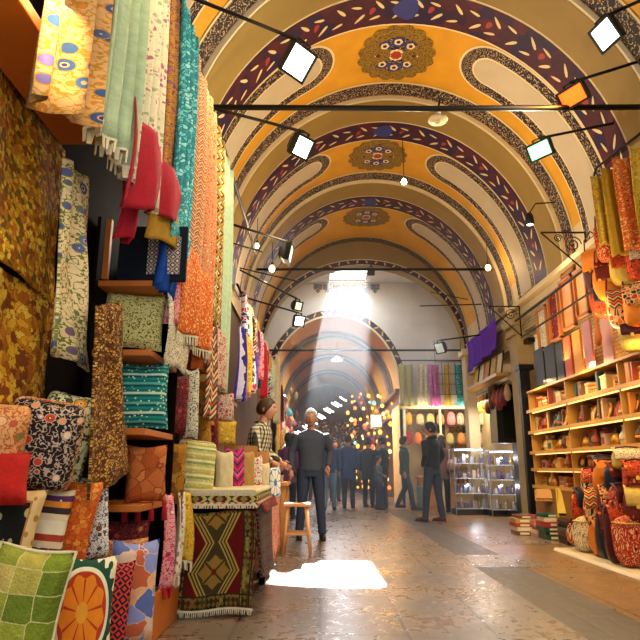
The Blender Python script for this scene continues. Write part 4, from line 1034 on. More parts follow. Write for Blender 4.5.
mb = MB(); mb.prism([(2.78, .0), (3.6, .0), (3.6, .03), (2.80, .03)], 5.6, 7.6); tag(mb.build('floor_plate', solid('cream_plate', '#d8c49a', .4), bevel=.005), 'thin cream floor plate under the heap of bags', 'floor plate')
# bags hanging high on the right
HB = [ (610, 226, 262, 5.9, 22, 'bag', 1, 'red scroll bag hung highest from the black rail'), (597, 250, 292, 6.3, 18, 'bag', 5, 'dark burgundy bag hung at the left of the bunch'),
 (612, 262, 300, 6.0, 26, 'bag', 4, 'plain orange bag hung in the middle of bunch'), (628, 250, 286, 5.8, 26, 'bag', 8, 'mustard yellow bag hung in the bunch'), (644, 240, 280, 5.6, 26, 'bag', 0, 'orange flowered bag hung at right edge of bunch'),
 (606, 288, 318, 6.2, 22, 'bag', 0, 'orange flowered bag hung under the plain orange one'), (624, 290, 328, 5.9, 26, 'bag', 2, 'orange mosaic bag hung low in the bunch'), (641, 284, 326, 5.7, 26, 'bag', 4, 'plain orange bag hung low at the right edge'),
 (634, 318, 352, 5.9, 22, 'bag', 8, 'mustard yellow bag hung lowest above the shelf'), (618, 222, 250, 6.0, 20, 'bag', 7, 'deep red flowered bag hung above the mustard one')]
for k, (x, yt, yb, Y, wp, kd, mi, lb) in enumerate(HB):
    a, b_ = P(x, yt, Y), P(x, yb, Y); q = mpp(yb, Y)
    bag('hanging_bag', 'bag', (b_.x, Y, b_.z), wp * q * 1.15, (a.z - b_.z), .16, BG[mi], rw.uniform(-1.0, -.3), lb, 'bags hung on the right wall', 30 + k, strap=.22)
for k, (x0, x1, yt, yb, Y, mt, lb) in enumerate(((598, 610, 186, 240, 5.75, 'yellow_gold', 'yellow gold patterned scarf hung beside the black rail hook'), (610, 622, 178, 250, 5.6, 'mustard', 'plain mustard scarf hung over the bunch of bags'), (622, 634, 168, 244, 5.45, 'orange_paisley', 'orange paisley scarf hung over the bunch of bags'), (636, 650, 158, 240, 5.3, 'yellow_gold', 'yellow flowered scarf hung at the right edge'))):
    a, b_ = P(x0, yt, Y), P(x1, yb, Y)
    o = hang('hanging_scarf', lb, (a.x + b_.x) / 2, Y - .085, Y + .085, a.z + .12, b_.z - .05, T[mt], folds=2, amp=.03, cat='scarf', rz=R(90))
rod([P(594, 176, 6.35), P(596, 168, 6.25), P(660, 118, 5.0)], .014, 'black hooked rail the scarves and bags hang from', 'hanging_rail', 'rail')
rod([(3.22, 9.6, 3.30), (3.22, 4.6, 3.30)], .018, 'dark pipe running high along the right wall', 'wall_pipe', 'pipe')
rod([(3.22, 9.4, 2.98), (3.22, 4.6, 2.98)], .014, 'thin dark pipe running under the high pipe', 'wall_pipe', 'pipe')
# framed panels on the right wall
M_frw = solid('frame_gilt', '#a8642c', .4, var=.1)
FR = [((571, 236), (575, 277), 9, 'salmon_panel', '#d8a078', 'oval'), ((560, 270), (574, 330), 8, 'pale orange panel', '#d89a60', None), ((575, 262), (588, 312), 8, 'x', '#dca870', None), ((589, 250), (603, 305), 8, 'y', '#e0b078', None)]
def frame(x0, x1, yt, yb, col, label, pat=None, medal=False):
    X = 3.36; c0, c1 = PXp(x0, (yt + yb) / 2, X), PXp(x1, (yt + yb) / 2, X); zt, zb = PXp((x0 + x1) / 2, yt, X).z, PXp((x0 + x1) / 2, yb, X).z
    W = abs(c0.y - c1.y); H = zt - zb; o = empty('wall_picture', (X, (c0.y + c1.y) / 2, (zt + zb) / 2))
    mb = MB(); mb.box((.02, 0, 0), (.02, W - .02, H - .02)); mb.build('picture', pat or solid('panel_' + col[1:], col, .4, var=.15), o)
    mb = MB()
    for s_ in (-1, 1): mb.box((0, s_ * (W / 2 - .02), 0), (.05, .04, H)); mb.box((0, 0, s_ * (H / 2 - .02)), (.05, W, .04))
    mb.build('frame', M_frw, o, bevel=.006)
    if medal:
        mb = MB(); mb.tube([(-.0, .14 * W / .5 * math.cos(a), .3 * H * math.sin(a)) for a in [2 * PI * q / 24 for q in range(25)]], .012, 6, caps=False); mb.build('oval_ornament', M_frw, o, smooth=True)
    tag(o, label, 'picture'); return o
frame(560, 574, 238, 276, '#d8a078', 'small salmon framed panel with an oval ornament', medal=True)
frame(561, 574, 276, 330, '#d08a50', 'tall orange framed panel below the oval one')
frame(575, 588, 268, 318, '#dca468', 'pale orange framed panel right of the tall one')
frame(589, 603, 258, 308, '#e0b078', 'peach framed panel half hidden by bags')
frame(549, 560, 290, 342, '#a05a5c', 'wine red framed textile picture', pat=T['burgundy_floral'])
frame(538, 548, 306, 352, '#7a8a80', 'grey green framed picture nearest the pilaster', pat=T['bw_scroll'])
# dark boards, coloured boards, long instruments above the shelf
for k, (x0, x1, yt, yb, col, lb) in enumerate(((536, 545, 348, 388, '#14140f', 'black board standing nearest the pilaster'), (546, 556, 344, 382, '#181610', 'black board second from the pilaster'), (557, 564, 342, 376, '#1c1a14', 'black board beside the narrow orange board'), (565, 572, 336, 372, '#c8501c', 'narrow burnt orange board above the shelf'), (574, 582, 330, 368, '#e09a2c', 'narrow yellow orange board above the shelf'), (584, 592, 320, 360, '#b87a80', 'pink patterned board above the shelf'), (602, 612, 316, 352, '#d8a090', 'pale pink board above the shelf'))):
    X = 3.34; a, b_ = PXp(x0, (yt + yb) / 2, X), PXp(x1, (yt + yb) / 2, X); zt, zb = PXp((x0 + x1) / 2, yt, X).z, 2.11
    mb = MB(); mb.box((0, 0, (zt - zb) / 2), (.03, abs(a.y - b_.y), zt - zb)); o = mb.build('display_board', solid('board_' + col[1:], col, .5, var=.2), loc=(X, (a.y + b_.y) / 2, zb), bevel=.004)
    tag(o, lb, 'board')
ins = empty('wooden_lute', P(597, 330, 6.75)); mb = MB(); mb.lathe([(.001, -.2), (.05, -.17), (.075, -.1), (.05, 0), (.02, .06), (.001, .08)], n=14, sx=.5); mb.build('lute_body', M_wood, ins, smooth=True); mb = MB(); mb.box((0, 0, .2), (.02, .03, .32)); mb.build('neck', M_wood, ins); tag(ins, 'small orange wooden lute hung above the shelf', 'lute')
ins.location.x = 3.2; ins.location = Vector((3.20, PXp(597, 330, 3.2).y, PXp(597, 330, 3.2).z))
# iron scroll brackets on the right wall
def bracket(loc, s, label):
    o = empty('scroll_bracket', loc); mb = MB()
    mb.tube([(0, 0, 0), (-s, 0, 0)], .012, 6); mb.tube([(0, 0, 0), (0, 0, -s)], .012, 6); mb.tube([(0, 0, -s), (-s, 0, 0)], .010, 6); mb.build('bracket_frame', M_iron, o)
    for (cx, cz, r0) in ((-.30 * s, -.28 * s, .2 * s), (-.62 * s, -.14 * s, .1 * s)):
        mb = MB(); mb.tube([(cx + r0 * (1 - q / 26) * math.cos(q * .55), 0, cz + r0 * (1 - q / 26) * math.sin(q * .55)) for q in range(25)], .007, 5); mb.build('scroll', M_iron, o)
    tag(o, label, 'bracket')
bracket((3.3, 7.0, 3.80), .55, 'iron scroll bracket above the salmon framed panel')
bracket((3.3, 9.6, 3.55), .5, 'iron scroll bracket beside the pilaster')
# doorway frame and kiosk
db = MB(); db.box((3.44, 10.42, 1.5), (.12, .10, 3.0)); db.box((3.30, 9.66, 1.25), (.16, .12, 2.5)); db.box((3.33, 9.70, 2.54), (.24, .24, .08)); db.box((3.44, 10.0, 2.98), (.12, .9, .08))
tag(db.build('iron_doorframe', M_black, bevel=.004), 'black iron door frame round the stone pilaster', 'door frame')
M_kg = solid('kiosk_green', '#182018', .35, var=.2)
kk = empty('green_kiosk', (3.72, 12.05, 0)); tag(kk, 'dark green cabinet raised on a post above the glass cases', 'cabinet')
mb = MB(); mb.box((-.03, 0, 1.99), (.50, .5, 1.14)); mb.build('body', M_kg, kk, bevel=.01)
mb = MB(); mb.box((-.03, 0, 2.58), (.56, .58, .05)); mb.build('cornice', M_cream, kk, bevel=.01)
mb = MB(); mb.box((.16, 0, .71), (.10, .3, 1.42)); mb.build('post', M_black, kk)
for z in (1.93,):
    mb = MB(); mb.box((0, -.255, z), (.34, .012, .85)); mb.build('door_panel', solid('kiosk_panel', '#0f150f', .3), kk, bevel=.004)
# right stall of the crossing: glass cases, purple cloth, small pictures, lamps
def glass_case(x, y, w, d, z1, label, rz=0):
    o = empty('glass_case', (x, y, 0)); o.rotation_euler = (0, 0, rz); tag(o, label, 'display case')
    mb = MB(); mb.box((0, 0, .06), (w, d, .12)); mb.build('base', M_black, o)
    n = 4
    for k in range(n + 1):
        z = .13 + (z1 - .13) * k / n
        mb = MB(); mb.box((0, 0, z), (w * .98, d * .98, .012)); mb.build('glass_shelf', solid('frosted_shelf', '#c8d0d8', .2), o)
    for sx_ in (-1, 1):
        for sy_ in (-1, 1):
            mb = MB(); mb.box((sx_ * w / 2, sy_ * d / 2, z1 / 2), (.02, .02, z1)); mb.build('post', M_frame, o)
    mb = MB(); mb.box((0, -d / 2, z1 / 2), (w, .005, z1)); mb.build('front_glass', M_glass, o)
    mb = MB(); mb.tube([(-w * .45, -d * .4, z1 - .03), (w * .45, -d * .4, z1 - .03)], .008, 6); mb.build('light_strip', emis('case_light', '#f0f0ff', 8), o)
    return o
M_frame = solid('case_frame_metal', '#9a9a98', .3, metal=.8)
glass_case(3.16, 13.25, .66, .45, 1.35, 'lit glass display case left of the two by the green cabinet')
glass_case(3.78, 12.9, .60, .45, 1.30, 'lit glass display case right of the two, nearest green cabinet')
ri = random.Random(5)
SILV = ['#b8b8c8', '#8a7a9a', '#d8d8e0', '#a89068', '#6a7a9a', '#c8a0a8', '#e0d8c0']
SN = ['silver', 'mauve', 'white', 'brass coloured', 'blue grey', 'pale pink', 'ivory']
for ci, (cx, cy, w, z1, nm) in enumerate(((3.16, 13.25, .66, 1.35, 'left'), (3.78, 12.9, .60, 1.30, 'right'))):
    for k in range(4):
        z = .13 + (z1 - .13) * k / 4 + .007
        for j in range(7):
            q = ri.randrange(7); mb = MB(); h = ri.uniform(.10, .2)
            if j % 2: mb.lathe([(.03, 0), (.045, h * .3), (.02, h * .7), (.035, h)], n=10)
            else: mb.box((0, 0, h / 2), (.07, .05, h))
            o = mb.build('trinket', solid('trinket_' + SN[q].replace(' ', '_'), SILV[q], .25, metal=.4), smooth=bool(j % 2), loc=(cx - w / 2 + w * (j + .5) / 7, cy - .1 + ri.uniform(-.04, .08), z))
            tag(o, f'{SN[q]} trinket, {ORD[j]} from left on {["lowest", "second", "third", "highest"][k]} shelf of {nm} glass case', 'trinket', 'trinkets in the glass cases')
hang('purple_cloth', 'bright purple cloth strung under the vault over the glass cases', 3.22, 10.75, 12.95, 3.62, 3.02, fab('purple', 'plain', ['#5c1fb0'], var=.25), folds=3, amp=.03, cat='cloth', skew=.05)
for k in range(5):
    y0 = 10.9 + k * .42
    o = empty('small_picture', (3.28, y0, 2.62)); o.rotation_euler = (0, .15, 0); tag(o, f'small framed picture under the purple cloth, {ORD[k]} from the pilaster', 'picture', 'pictures under the purple cloth')
    mb = MB(); mb.box((0, 0, .2), (.02, .32, .42)); mb.build('frame', [M_black, M_frw][k % 2], o); mb = MB(); mb.box((-.012, 0, .2), (.005, .26, .36)); mb.build('picture', [T['cream_plain'], T['green_paisley'], T['salmon_floral'], T['cream_speckle'], T['yellow_gold']][k], o)
mb = MB(); mb.box((3.26, 11.8, 2.58), (.22, 2.3, .06)); tag(mb.build('picture_ledge', M_shelf), 'ledge carrying the small framed pictures', 'ledge')
for k in range(8):
    mb = MB(); h = .34 + .06 * (k % 3); y0 = 10.95 + k * .27; mb.lathe([(.001, 0), (.05, .03), (.07, h * .4), (.04, h * .8), (.001, h)], n=10); o = mb.build('hanging_ornament', goods_mat(k * 5 + 3), smooth=True, loc=(3.42, y0, 2.5 - h - .03))
    tag(o, f'{WN[(k * 5 + 3) % 12]} ornament hung under the picture ledge, {ORD[k]} from the pilaster', 'ornament', 'ornaments under the picture ledge')
rod([(3.42, 10.8, 2.49), (3.42, 13.1, 2.49)], .01, 'thin rod with ornaments hung under the picture ledge', 'ornament_rod', 'rod')
# ================= far stall beyond the crossing =================
M_lit = solid('cream_stall_wall', '#e0c48c', .7, var=.15)
ys = YB
stl = empty('far_stall', (3.5, 16.8, 0)); tag(stl, 'brightly lit far stall with pale shelves facing the camera', 'stall')
mb = MB(); mb.box((0, .95, 1.3), (2.75, .06, 2.6)); mb.build('back_panel', M_lit, stl)
mb = MB(); mb.box((-1.36, 0, 1.3), (.06, 1.9, 2.6)); mb.build('side_panel', M_lit, stl)
mb = MB(); mb.box((1.36, 0, 1.3), (.06, 1.9, 2.6)); mb.build('side_panel', M_lit, stl)
mb = MB(); mb.box((0, 0, 2.52), (2.75, 1.9, .05)); mb.build('stall_ceiling', M_lit, stl)
mb = MB(); mb.box((0, -1.0, 2.50), (2.8, .10, .10)); mb.build('fascia', M_cream, stl, bevel=.01)
for z in (.5, 1.0, 1.45, 1.9):
    mb = MB(); mb.box((.35, .72, z), (1.9, .36, .04)); mb.build('shelf_board', M_cream, stl)
mb = MB(); mb.box((0, 0, .0), (1, 1, 1)); 
for k, x in enumerate((-1.28, -.35)):
    mb = MB(); mb.box((x, -.9, 1.25), (.05, .05, 2.5)); mb.build('post', M_cream, stl)
rb = random.Random(9)
FAB = ['yellow_gold', 'salmon_floral', 'turquoise', 'crimson', 'cream_iris', 'pink_floral', 'bw_scroll', 'orange_paisley', 'green_paisley', 'mixed_rose', 'lilac_gold']
FN = ['yellow flowered', 'salmon flowered', 'turquoise', 'crimson', 'cream and blue flowered', 'pink flowered', 'black and white scroll', 'orange paisley', 'green paisley', 'rose patterned', 'lilac and gold']
# upper cloths
for k, (x0, x1, mt, lb) in enumerate(((399, 414, 'green_paisley', 'olive green patterned cloth, leftmost above the far stall'), (416, 428, 'cream_speckle', 'cream spotted cloth above the far stall beside the green one'), (429, 441, 'magenta_green', 'magenta cloth above the far stall'), (443, 452, 'yellow_gold', 'yellow cloth above the far stall behind the caged lamp'), (455, 470, 'turquoise', 'pale blue cloth, rightmost above the far stall'))):
    a, b_ = P(x0, 364, 15.7), P(x1, 406, 15.7)
    mtl = T[mt] if mt != 'magenta_green' else fab('magenta_cloth', 'floral', ['#c44c9c', '#d88ac0', '#e0b0d0', '#b8308a', '#e098c8'], 9)
    hang('hanging_cloth', lb, (a.x + b_.x) / 2, 15.7 - (b_.x - a.x) / 2, 15.7 + (b_.x - a.x) / 2, a.z, b_.z, mtl, folds=2, amp=.03, rz=R(90))
rod([(2.05, 15.7, 3.72), (4.6, 15.7, 3.72)], .016, 'dark rod the cloths above the far stall hang from', 'hanging_rail', 'rail')
# bags and goods in the far stall
nb = 0
for row, (z, n, y) in enumerate(((2.05, 9, 16.1), (1.55, 8, 16.3))):
    for k in range(n):
        x = 2.35 + k * .28 + rb.uniform(-.03, .03); h = rb.uniform(.30, .42); w_ = rb.uniform(.2, .26)
        fi = (k * 4 + row * 3) % 11
        mb = MB(); mb.lathe([(.001, 0), (w_ * .4, .02), (w_ * .5, h * .35), (w_ * .42, h * .8), (w_ * .2, h), (.001, h + .005)], n=12, sy=.45)
        o = mb.build('hanging_bag', T[FAB[fi]], smooth=True, loc=(x, y, z)); tag(o, f'{FN[fi]} bag in {["upper", "lower"][row]} row of the far stall, {ORD[k]} from the left', 'bag', 'bags in the far stall')
        mb = MB(); mb.tube([(-w_ * .3, 0, h * .9), (0, 0, h + .1), (w_ * .3, 0, h * .9)], .006, 5); mb.build('strap', T['dark_navy'], o)
for row, z in enumerate((.525, 1.025, 1.475, 1.925)):
    for k in range(8):
        ci = (k * 5 + row * 2) % 12; kd = ['souvenir_box', 'painted_vase', 'folded_textile', 'brass_pot'][(k + row) % 4]
        ware(kd, ci, (3.05 + k * .23, 17.5, z), R(90) + rb.uniform(-.2, .2), 1.25, f'{WN[ci]} {KN[kd]} on the {["lowest", "second", "third", "highest"][row]} shelf of far stall, {ORD[k]} from the left', 'wares on the shelves of the far stall')
# counter with pale blue bin
mb = MB(); mb.box((3.0, 16.15, .35), (.9, .4, .7)); mb.box((3.0, 16.13, .72), (.98, .5, .05)); tag(mb.build('stall_counter', M_crate, bevel=.008), 'wooden counter at the front of the far stall', 'counter')
c = P(422, 506, 15.2); mb = MB(); mb.lathe([(.10, 0), (.13, .5), (.14, .52), (.12, .52), (.10, .03)], n=14); tag(mb.build('pale_bin', solid('pale_blue_plastic', '#88b0c0', .4), smooth=True, loc=(c.x, 15.2, 0)), 'pale blue bin behind the man in black', 'bin')
# mosaic lamp shop inside the far passage
LC = [('#ffb040', 'amber'), ('#ff7a20', 'orange'), ('#ffe0a0', 'pale gold'), ('#ff4a28', 'red'), ('#60c8e0', 'turquoise'), ('#ffd060', 'yellow')]
k = 0
for gy in range(13):
    for gx in range(7):
        x = 350 + gx * 6.6 + rb.uniform(-3, 3); y = 396 + gy * 7.6 + rb.uniform(-3, 3); Y = rb.uniform(16.9, 18.4)
        c = P(x, y, Y); q = rb.choice([0, 1, 0, 2, 5, 3, 0, 1, 4]); r = rb.uniform(.025, .06)
        if c.x > 2.05: continue
        o = empty('mosaic_lamp', c); tag(o, f'{LC[q][1]} glass mosaic lamp, {ORD[gx]} across in {ORD[gy]} row of the lamp shop', 'lamp', 'mosaic lamps glowing in the passage')
        mb = MB(); mb.ball((0, 0, 0), (r, r, r * 1.1), 10); mb.build('glass_globe', emis('mosaic_' + LC[q][1].replace(' ', '_'), LC[q][0], 2.2), o, smooth=True)
        mb = MB(); mb.lathe([(r * .5, r * .9), (r * .6, r * 1.15), (.01, r * 1.5)], n=10); mb.build('brass_cap', solid('brass', ''), o, smooth=True)
        mb = MB(); mb.tube([(0, 0, r * 1.4), (0, 0, r * 1.4 + .12)], .004, 5); mb.build('chain', M_iron, o)
        k += 1
c = P(376, 421, 16.4); lt = empty('square_lantern', c); tag(lt, 'square pale green lantern hanging among the mosaic lamps', 'lantern')
mb = MB(); mb.box((0, 0, 0), (.26, .2, .30)); mb.build('glass_body', emis('pale_lantern', '#d8f0c8', 2.5), lt); mb = MB(); mb.box((0, 0, .17), (.30, .24, .04)); mb.box((0, 0, -.17), (.30, .24, .03)); mb.build('frame', solid('brass', ''), lt)
# stalls along the passage left side
for k in range(8):
    yy = 16.4 + k * .9; fi = (k * 3) % 11
    hang('hanging_cloth', f'{FN[fi]} cloth hung in the far passage, {ORD[k]} behind the grey haired man', -1.15, yy, yy + .7, 2.6, .5, T[FAB[fi]], folds=3, amp=.05, group='cloths in the far passage')
for k in range(16):
    x = 282 + (k * 37 % 66); y = 394 + (k * 23 % 52); c = P(x, y, 16.6 + .4 * (k % 4)); o = empty('pendant_lamp', c)
    mb = MB(); mb.tube([(-.10, 0, .06), (.10, 0, -.06)], .017, 8); mb.build('tube_bulb', emis('white_tube', '#f0f4ff', 8), o, smooth=True); mb = MB(); mb.tube([(0, 0, .02), (0, 0, .5)], .005, 5); mb.build('cord', M_iron, o)
    tag(o, f'small slanting white tube lamp glinting in the hazy passage, {ORD[k]} of the cluster', 'lamp', 'white tube lamps glinting in the hazy passage')
c = P(337, 360, 19); o = empty('pendant_lamp', c); mb = MB(); mb.lathe([(.02, .12), (.18, .0), (.17, -.02), (.001, -.03)], n=16); mb.build('lamp_shade', emis('warm_white_lamp', '#fff0d0', 9), o, smooth=True); mb = MB(); mb.tube([(0, 0, .1), (0, 0, .9)], .006, 5); mb.build('cord', M_iron, o); tag(o, 'round bright pendant lamp hanging in the far passage', 'lamp')
# white display stands with ornaments, left of the passage
for k in range(14):
    x = 276 + (k % 5) * 5; y = 392 + (k // 5) * 22 + (k % 3) * 4; c = P(x, y, 14.6 + .1 * k)
    mb = MB(); mb.lathe([(.001, -.14), (.03, -.05), (.05, .02), (.001, .12)], n=8); o = mb.build('glass_ornament', goods_mat([10, 8, 3, 2][k % 4]), smooth=True, loc=c)
    tag(o, f'{WN[[10, 8, 3, 2][k % 4]]} glass ornament hanging beyond the plaid shirted man, {ORD[k]} of the string', 'ornament', 'ornaments hanging beyond the plaid shirted man')

for k in range(40):
    side = k % 2; yy = 16.6 + (k // 2) * .42; z = rb.uniform(1.0, 2.6); fi = (k * 5) % 11; x = (-1.05 if side == 0 else 1.9) if yy > 21 or side == 0 else 1.95
    if side and yy < 21.4: continue
    mb = MB(); h = rb.uniform(.25, .5); mb.lathe([(.001, 0), (.1, .05), (.14, h * .4), (.07, h * .8), (.001, h)], n=10); o = mb.build('hanging_ware', T[FAB[fi]], smooth=True, loc=(x, yy, z))
    tag(o, f'{FN[fi]} ware on the {["left", "right"][side]} of the deep passage, {ORD[k // 2]} from its mouth', 'ware', 'wares hung deep in the passage')

M_pw = [fab('passage_wares_a', 'mosaic', ['#3a2a1c', '#e0c070', '#c85c28', '#f0e0b0', '#8a2c2c', '#d89030', '#4a6a8a'], 9, w=.1), fab('passage_wares_b', 'mosaic', ['#2c2020', '#d8d0c8', '#b84c6c', '#e8b040', '#5c3c7a', '#c8a878', '#3c6a78'], 8, w=.1)]
for k in range(6):
    yy = 17.0 + k * 2.0
    hang('wall_rug', f'bright patchwork rug on the left passage wall, {ORD[k]} from its mouth', -1.22, yy, yy + 1.7, 2.9, .3, M_pw[k % 2], folds=2, amp=.03, cat='rug')
    if yy > 21: hang('wall_rug', f'bright patchwork rug on the right passage wall, {ORD[k - 3]} past the lamp shop', 2.05, yy, yy + 1.7, 2.9, .3, M_pw[(k + 1) % 2], folds=2, amp=.03, cat='rug')
hang('end_banner', 'wide patterned hanging closing the far end of the passage', .4, 28.0, 31.0, 3.2, .3, M_pw[0], folds=4, amp=.05, cat='hanging', rz=R(90))
bpy.data.objects['end_banner'].location = (.4, 29.8, 3.2)
# ================= people =================
def remeshed(mb, vox, smooth=3):
    me = mb.mesh('tmp_body', [solid('skin', '#dcb096', .55, var=.06, bump=0)])
    o = bpy.data.objects.new('tmp_body', me); C.objects.link(o)
    md = o.modifiers.new('r', 'REMESH'); md.mode = 'VOXEL'; md.voxel_size = vox; md.use_smooth_shade = True
    m2 = o.modifiers.new('s', 'SMOOTH'); m2.factor = .6; m2.iterations = smooth
    dg = bpy.context.evaluated_depsgraph_get(); ev = o.evaluated_get(dg); out = bpy.data.meshes.new_from_object(ev)
    bpy.data.objects.remove(o); r = MB(); r.add([v.co.copy() for v in out.vertices], [tuple(p.vertices) for p in out.polygons], 0)
    bpy.data.meshes.remove(out); return r
M_skin = solid('skin', '#b98262')
def head_mb(c, yaw, pitch=0.0, s=1.0):
    mb = MB(); nu, nv = 28, 22
    def pt(a, t):                                   # a = azimuth (0 is face, -y), t 0 crown .. pi chin
        x, y, z = math.sin(t) * math.sin(a), -math.sin(t) * math.cos(a), math.cos(t)
        rx, ry, rz = .078, .098, .118
        f = max(0, math.cos(a)) * math.sin(t)
        jaw = max(0, -z); X = x * rx * (1 - .38 * jaw ** 1.5); Y = y * ry * (1 - .12 * jaw); Z = z * rz
        if y > 0: Y = y * ry * (1 + .06 * (z > -.2)) ; Y *= (1 - .45 * max(0, -z - .2))
        def g(cx, cz, sx_, sz_): return math.exp(-((X - cx) / sx_) ** 2 - ((Z - cz) / sz_) ** 2) if y < 0 else 0
        Y -= .024 * g(0, -.024, .012, .014) + .014 * g(0, -.004, .009, .022) + .006 * g(0, .022, .05, .008)
        Y += .012 * g(.031, .004, .013, .009) + .012 * g(-.031, .004, .013, .009)
        Y -= .007 * g(0, -.060, .022, .005) + .007 * g(0, -.070, .019, .005); Y += .004 * g(0, -.065, .024, .003)
        Y -= .008 * g(0, -.098, .022, .014)
        return Vector((X, Y, Z))
    mb.grid(lambda u, v: pt(u * 2 * PI, v * PI), nu, nv, 0)
    for s_ in (-1, 1):
        mb.ball((s_ * .078, .012, -.005), (.012, .018, .032), 8); mb.ball((s_ * .084, .006, -.002), (.008, .012, .022), 8)
    M = Matrix.Translation(c) @ Euler((pitch, 0, yaw)).to_matrix().to_4x4() @ Matrix.Scale(s, 4)
    return mb, M, pt
def hand(mb, wr, d, side, curl=.5, s=1.0):
    d = Vector(d).normalized(); n = Vector((side, 0, 0)); n = (n - d * n.dot(d)).normalized(); l = d.cross(n) * 1.0
    wr = Vector(wr); mb.tube([wr - d * .02, wr + d * .02, wr + d * .06, wr + d * .088], [.024, .030, .038, .034], 10, ell=None)
    for k, (off, L) in enumerate(((-.028, .068), (-.0095, .078), (.0095, .074), (.027, .058))):
        p = wr + d * .080 + l * off; a = curl * .5; pts = [p]
        for j in range(3):
            dd = (d * math.cos(a) - n * math.sin(a)).normalized(); p = p + dd * L / 3; pts.append(p); a += curl * .45
        mb.tube(pts, [.0095, .009, .0082, .006], 6)
    p = wr + d * .03 - l * .026; pts = [p, p + (d * .6 - l * .7 - n * .2).normalized() * .035, p + (d * .85 - l * .45 - n * .4).normalized() * .066]
    mb.tube(pts, [.013, .011, .007], 6)
def person(label, x, y, rz, H, top, legs, hair, shoes, pose=None, hair_len=0, skirt=False, head_yaw=0, head_pitch=0, vox=.016, lean=0.0, build=1.0, coat=0.0, wide=1.0, collar=None, hood=False, bald=False):
    pose = pose or {}; k = H / 1.75
    o = empty('person', (x, y, 0), rz); tag(o, label, 'person'); o.scale = (k, k, k)
    def ln(z): return lean * max(0, z - .9)            # lean shifts -y with height
    J = dict(sh=(.185 * build, 0, 1.415), el=(.235 * build, .01, 1.13), wr=(.235 * build, -.03, .885), hd=(.02, -.12, -1),
             hip=(.095, 0, .92), kn=(.10, -.015, .50), an=(.105, .02, .085))
    L = {}
    for s_, sd in ((-1, 'R'), (1, 'L')):
        for q, v in J.items():
            vv = pose.get(q + sd, None)
            if vv is None: vv = (v[0] * s_, v[1], v[2])
            L[q + sd] = Vector(vv)
            if q in ('sh', 'el', 'wr') and vv is not None: L[q + sd].y -= ln(L[q + sd].z)
    b = MB()
    tor = [(0, .0, .86, .155, .105), (0, .0, .95, .165, .115), (0, -.005, 1.08, .145 * build, .10), (0, -.005, 1.22, .165 * build, .115), (0, 0, 1.35, .185 * build, .115), (0, .005, 1.43, .15 * build, .085), (0, .005, 1.47, .07, .06)]
    b.loft([(a, c_ - ln(z), z, r1, r2) for a, c_, z, r1, r2 in tor], 18)
    hc = Vector((0, -.015 - ln(1.62) - head_pitch * .05, 1.635))
    b.tube([(0, .01 - ln(1.4), 1.42), (0, .0 - ln(1.5), 1.50), (hc.x, hc.y + .015, 1.58)], [.062, .056, .055], 12)
    for sd in 'RL':
        b.tube([L['sh' + sd] + Vector((0, 0, .0)), (L['sh' + sd] + L['el' + sd]) / 2, L['el' + sd], (L['el' + sd] * .6 + L['wr' + sd] * .4), L['wr' + sd]], [.055, .048, .040, .040, .027], 10)
        b.tube([L['hip' + sd], (L['hip' + sd] * .55 + L['kn' + sd] * .45), L['kn' + sd], (L['kn' + sd] * .65 + L['an' + sd] * .35), L['an' + sd]], [.085, .075, .055, .052, .036], 10)
        an = L['an' + sd]; b.tube([an + Vector((0, .03, -.045)), an + Vector((0, -.08, -.055)), an + Vector((0, -.16, -.06))], [.035, .036, .024], 8)
    body = remeshed(b, vox)
    hm, M, pt = head_mb(hc, head_yaw, head_pitch, 1.1); hm.xf(M); body.add(hm.v, hm.f, 0)
    for sd, s_ in (('R', -1), ('L', 1)):
        if not pose.get('pocket' + sd):
            dd = L['wr' + sd] - L['el' + sd]; hb_ = MB(); hand(hb_, L['wr' + sd], dd, -s_, .6); body.add(hb_.v, hb_.f, 0)
    body.uv = []
    for f in body.f: body.uv.append([(0, 0)] * len(f))
    body.build('body', M_skin, o, smooth=True)
    # eyes and brows
    for s_ in (-1, 1):
        e = MB(); e.ball(M @ Vector((s_ * .031, -.083, .004)), .0105, 8); e.build('eye', solid('eye_white', '#d8d4cc', .3), o, smooth=True)
        e = MB(); e.ball(M @ Vector((s_ * .031, -.0915, .004)), .0065, 6); e.build('iris', solid('iris_dark', '#1c120c', .3), o, smooth=True)
        e = MB(); e.tube([M @ Vector((s_ * .018, -.098, .022)), M @ Vector((s_ * .032, -.096, .027)), M @ Vector((s_ * .046, -.085, .022))], .0045, 5); e.build('eyebrow', hair, o)
    if bald:                                          # short grey beard and moustache
        bd = MB()
        for s_ in (-1, 1):
            bd.tube([M @ (pt(s_ * 1.25, 1.75) * 1.03), M @ (pt(s_ * .95, 2.05) * 1.05), M @ (pt(s_ * .55, 2.35) * 1.06), M @ (pt(0, 2.50) * 1.06)], [.004, .009, .012, .013], 8)
        bd.tube([M @ (pt(-.35, 2.05) * 1.02), M @ (pt(0, 2.0) * 1.03), M @ (pt(.35, 2.05) * 1.02)], [.004, .007, .004], 6); bd.build('beard', solid('grey_beard', '#6a625c', .8, var=.3), o, smooth=True)
    mo = MB(); mo.tube([M @ (pt(-.24, 2.13) * 1.01), M @ (pt(0, 2.13) * 1.01), M @ (pt(.24, 2.13) * 1.01)], .0035, 5); mo.build('mouth', solid('lip', '#8a4a3c', .5), o)
    # hair
    h = MB()
    def hp(u, v):
        a = u * 2 * PI; front = max(0, math.cos(a))
        tmax = 1.0 + (1 - front) * (1.05 + hair_len * .4) if front < .75 else 1.02
        tmax = min(tmax, 1.25 + .9 * min(1, (1 - front) * 1.2) + hair_len * .3) if front < .75 else .98 + .2 * (1 - front) / .25 * .6
        t = v * tmax; p = pt(a, t); n = p.normalized()
        return M @ (p + n * (.010 + .004 * math.sin(9 * a + 5 * t)) * (1 if v < .97 else .2))
    h.grid(hp, 32, 12)
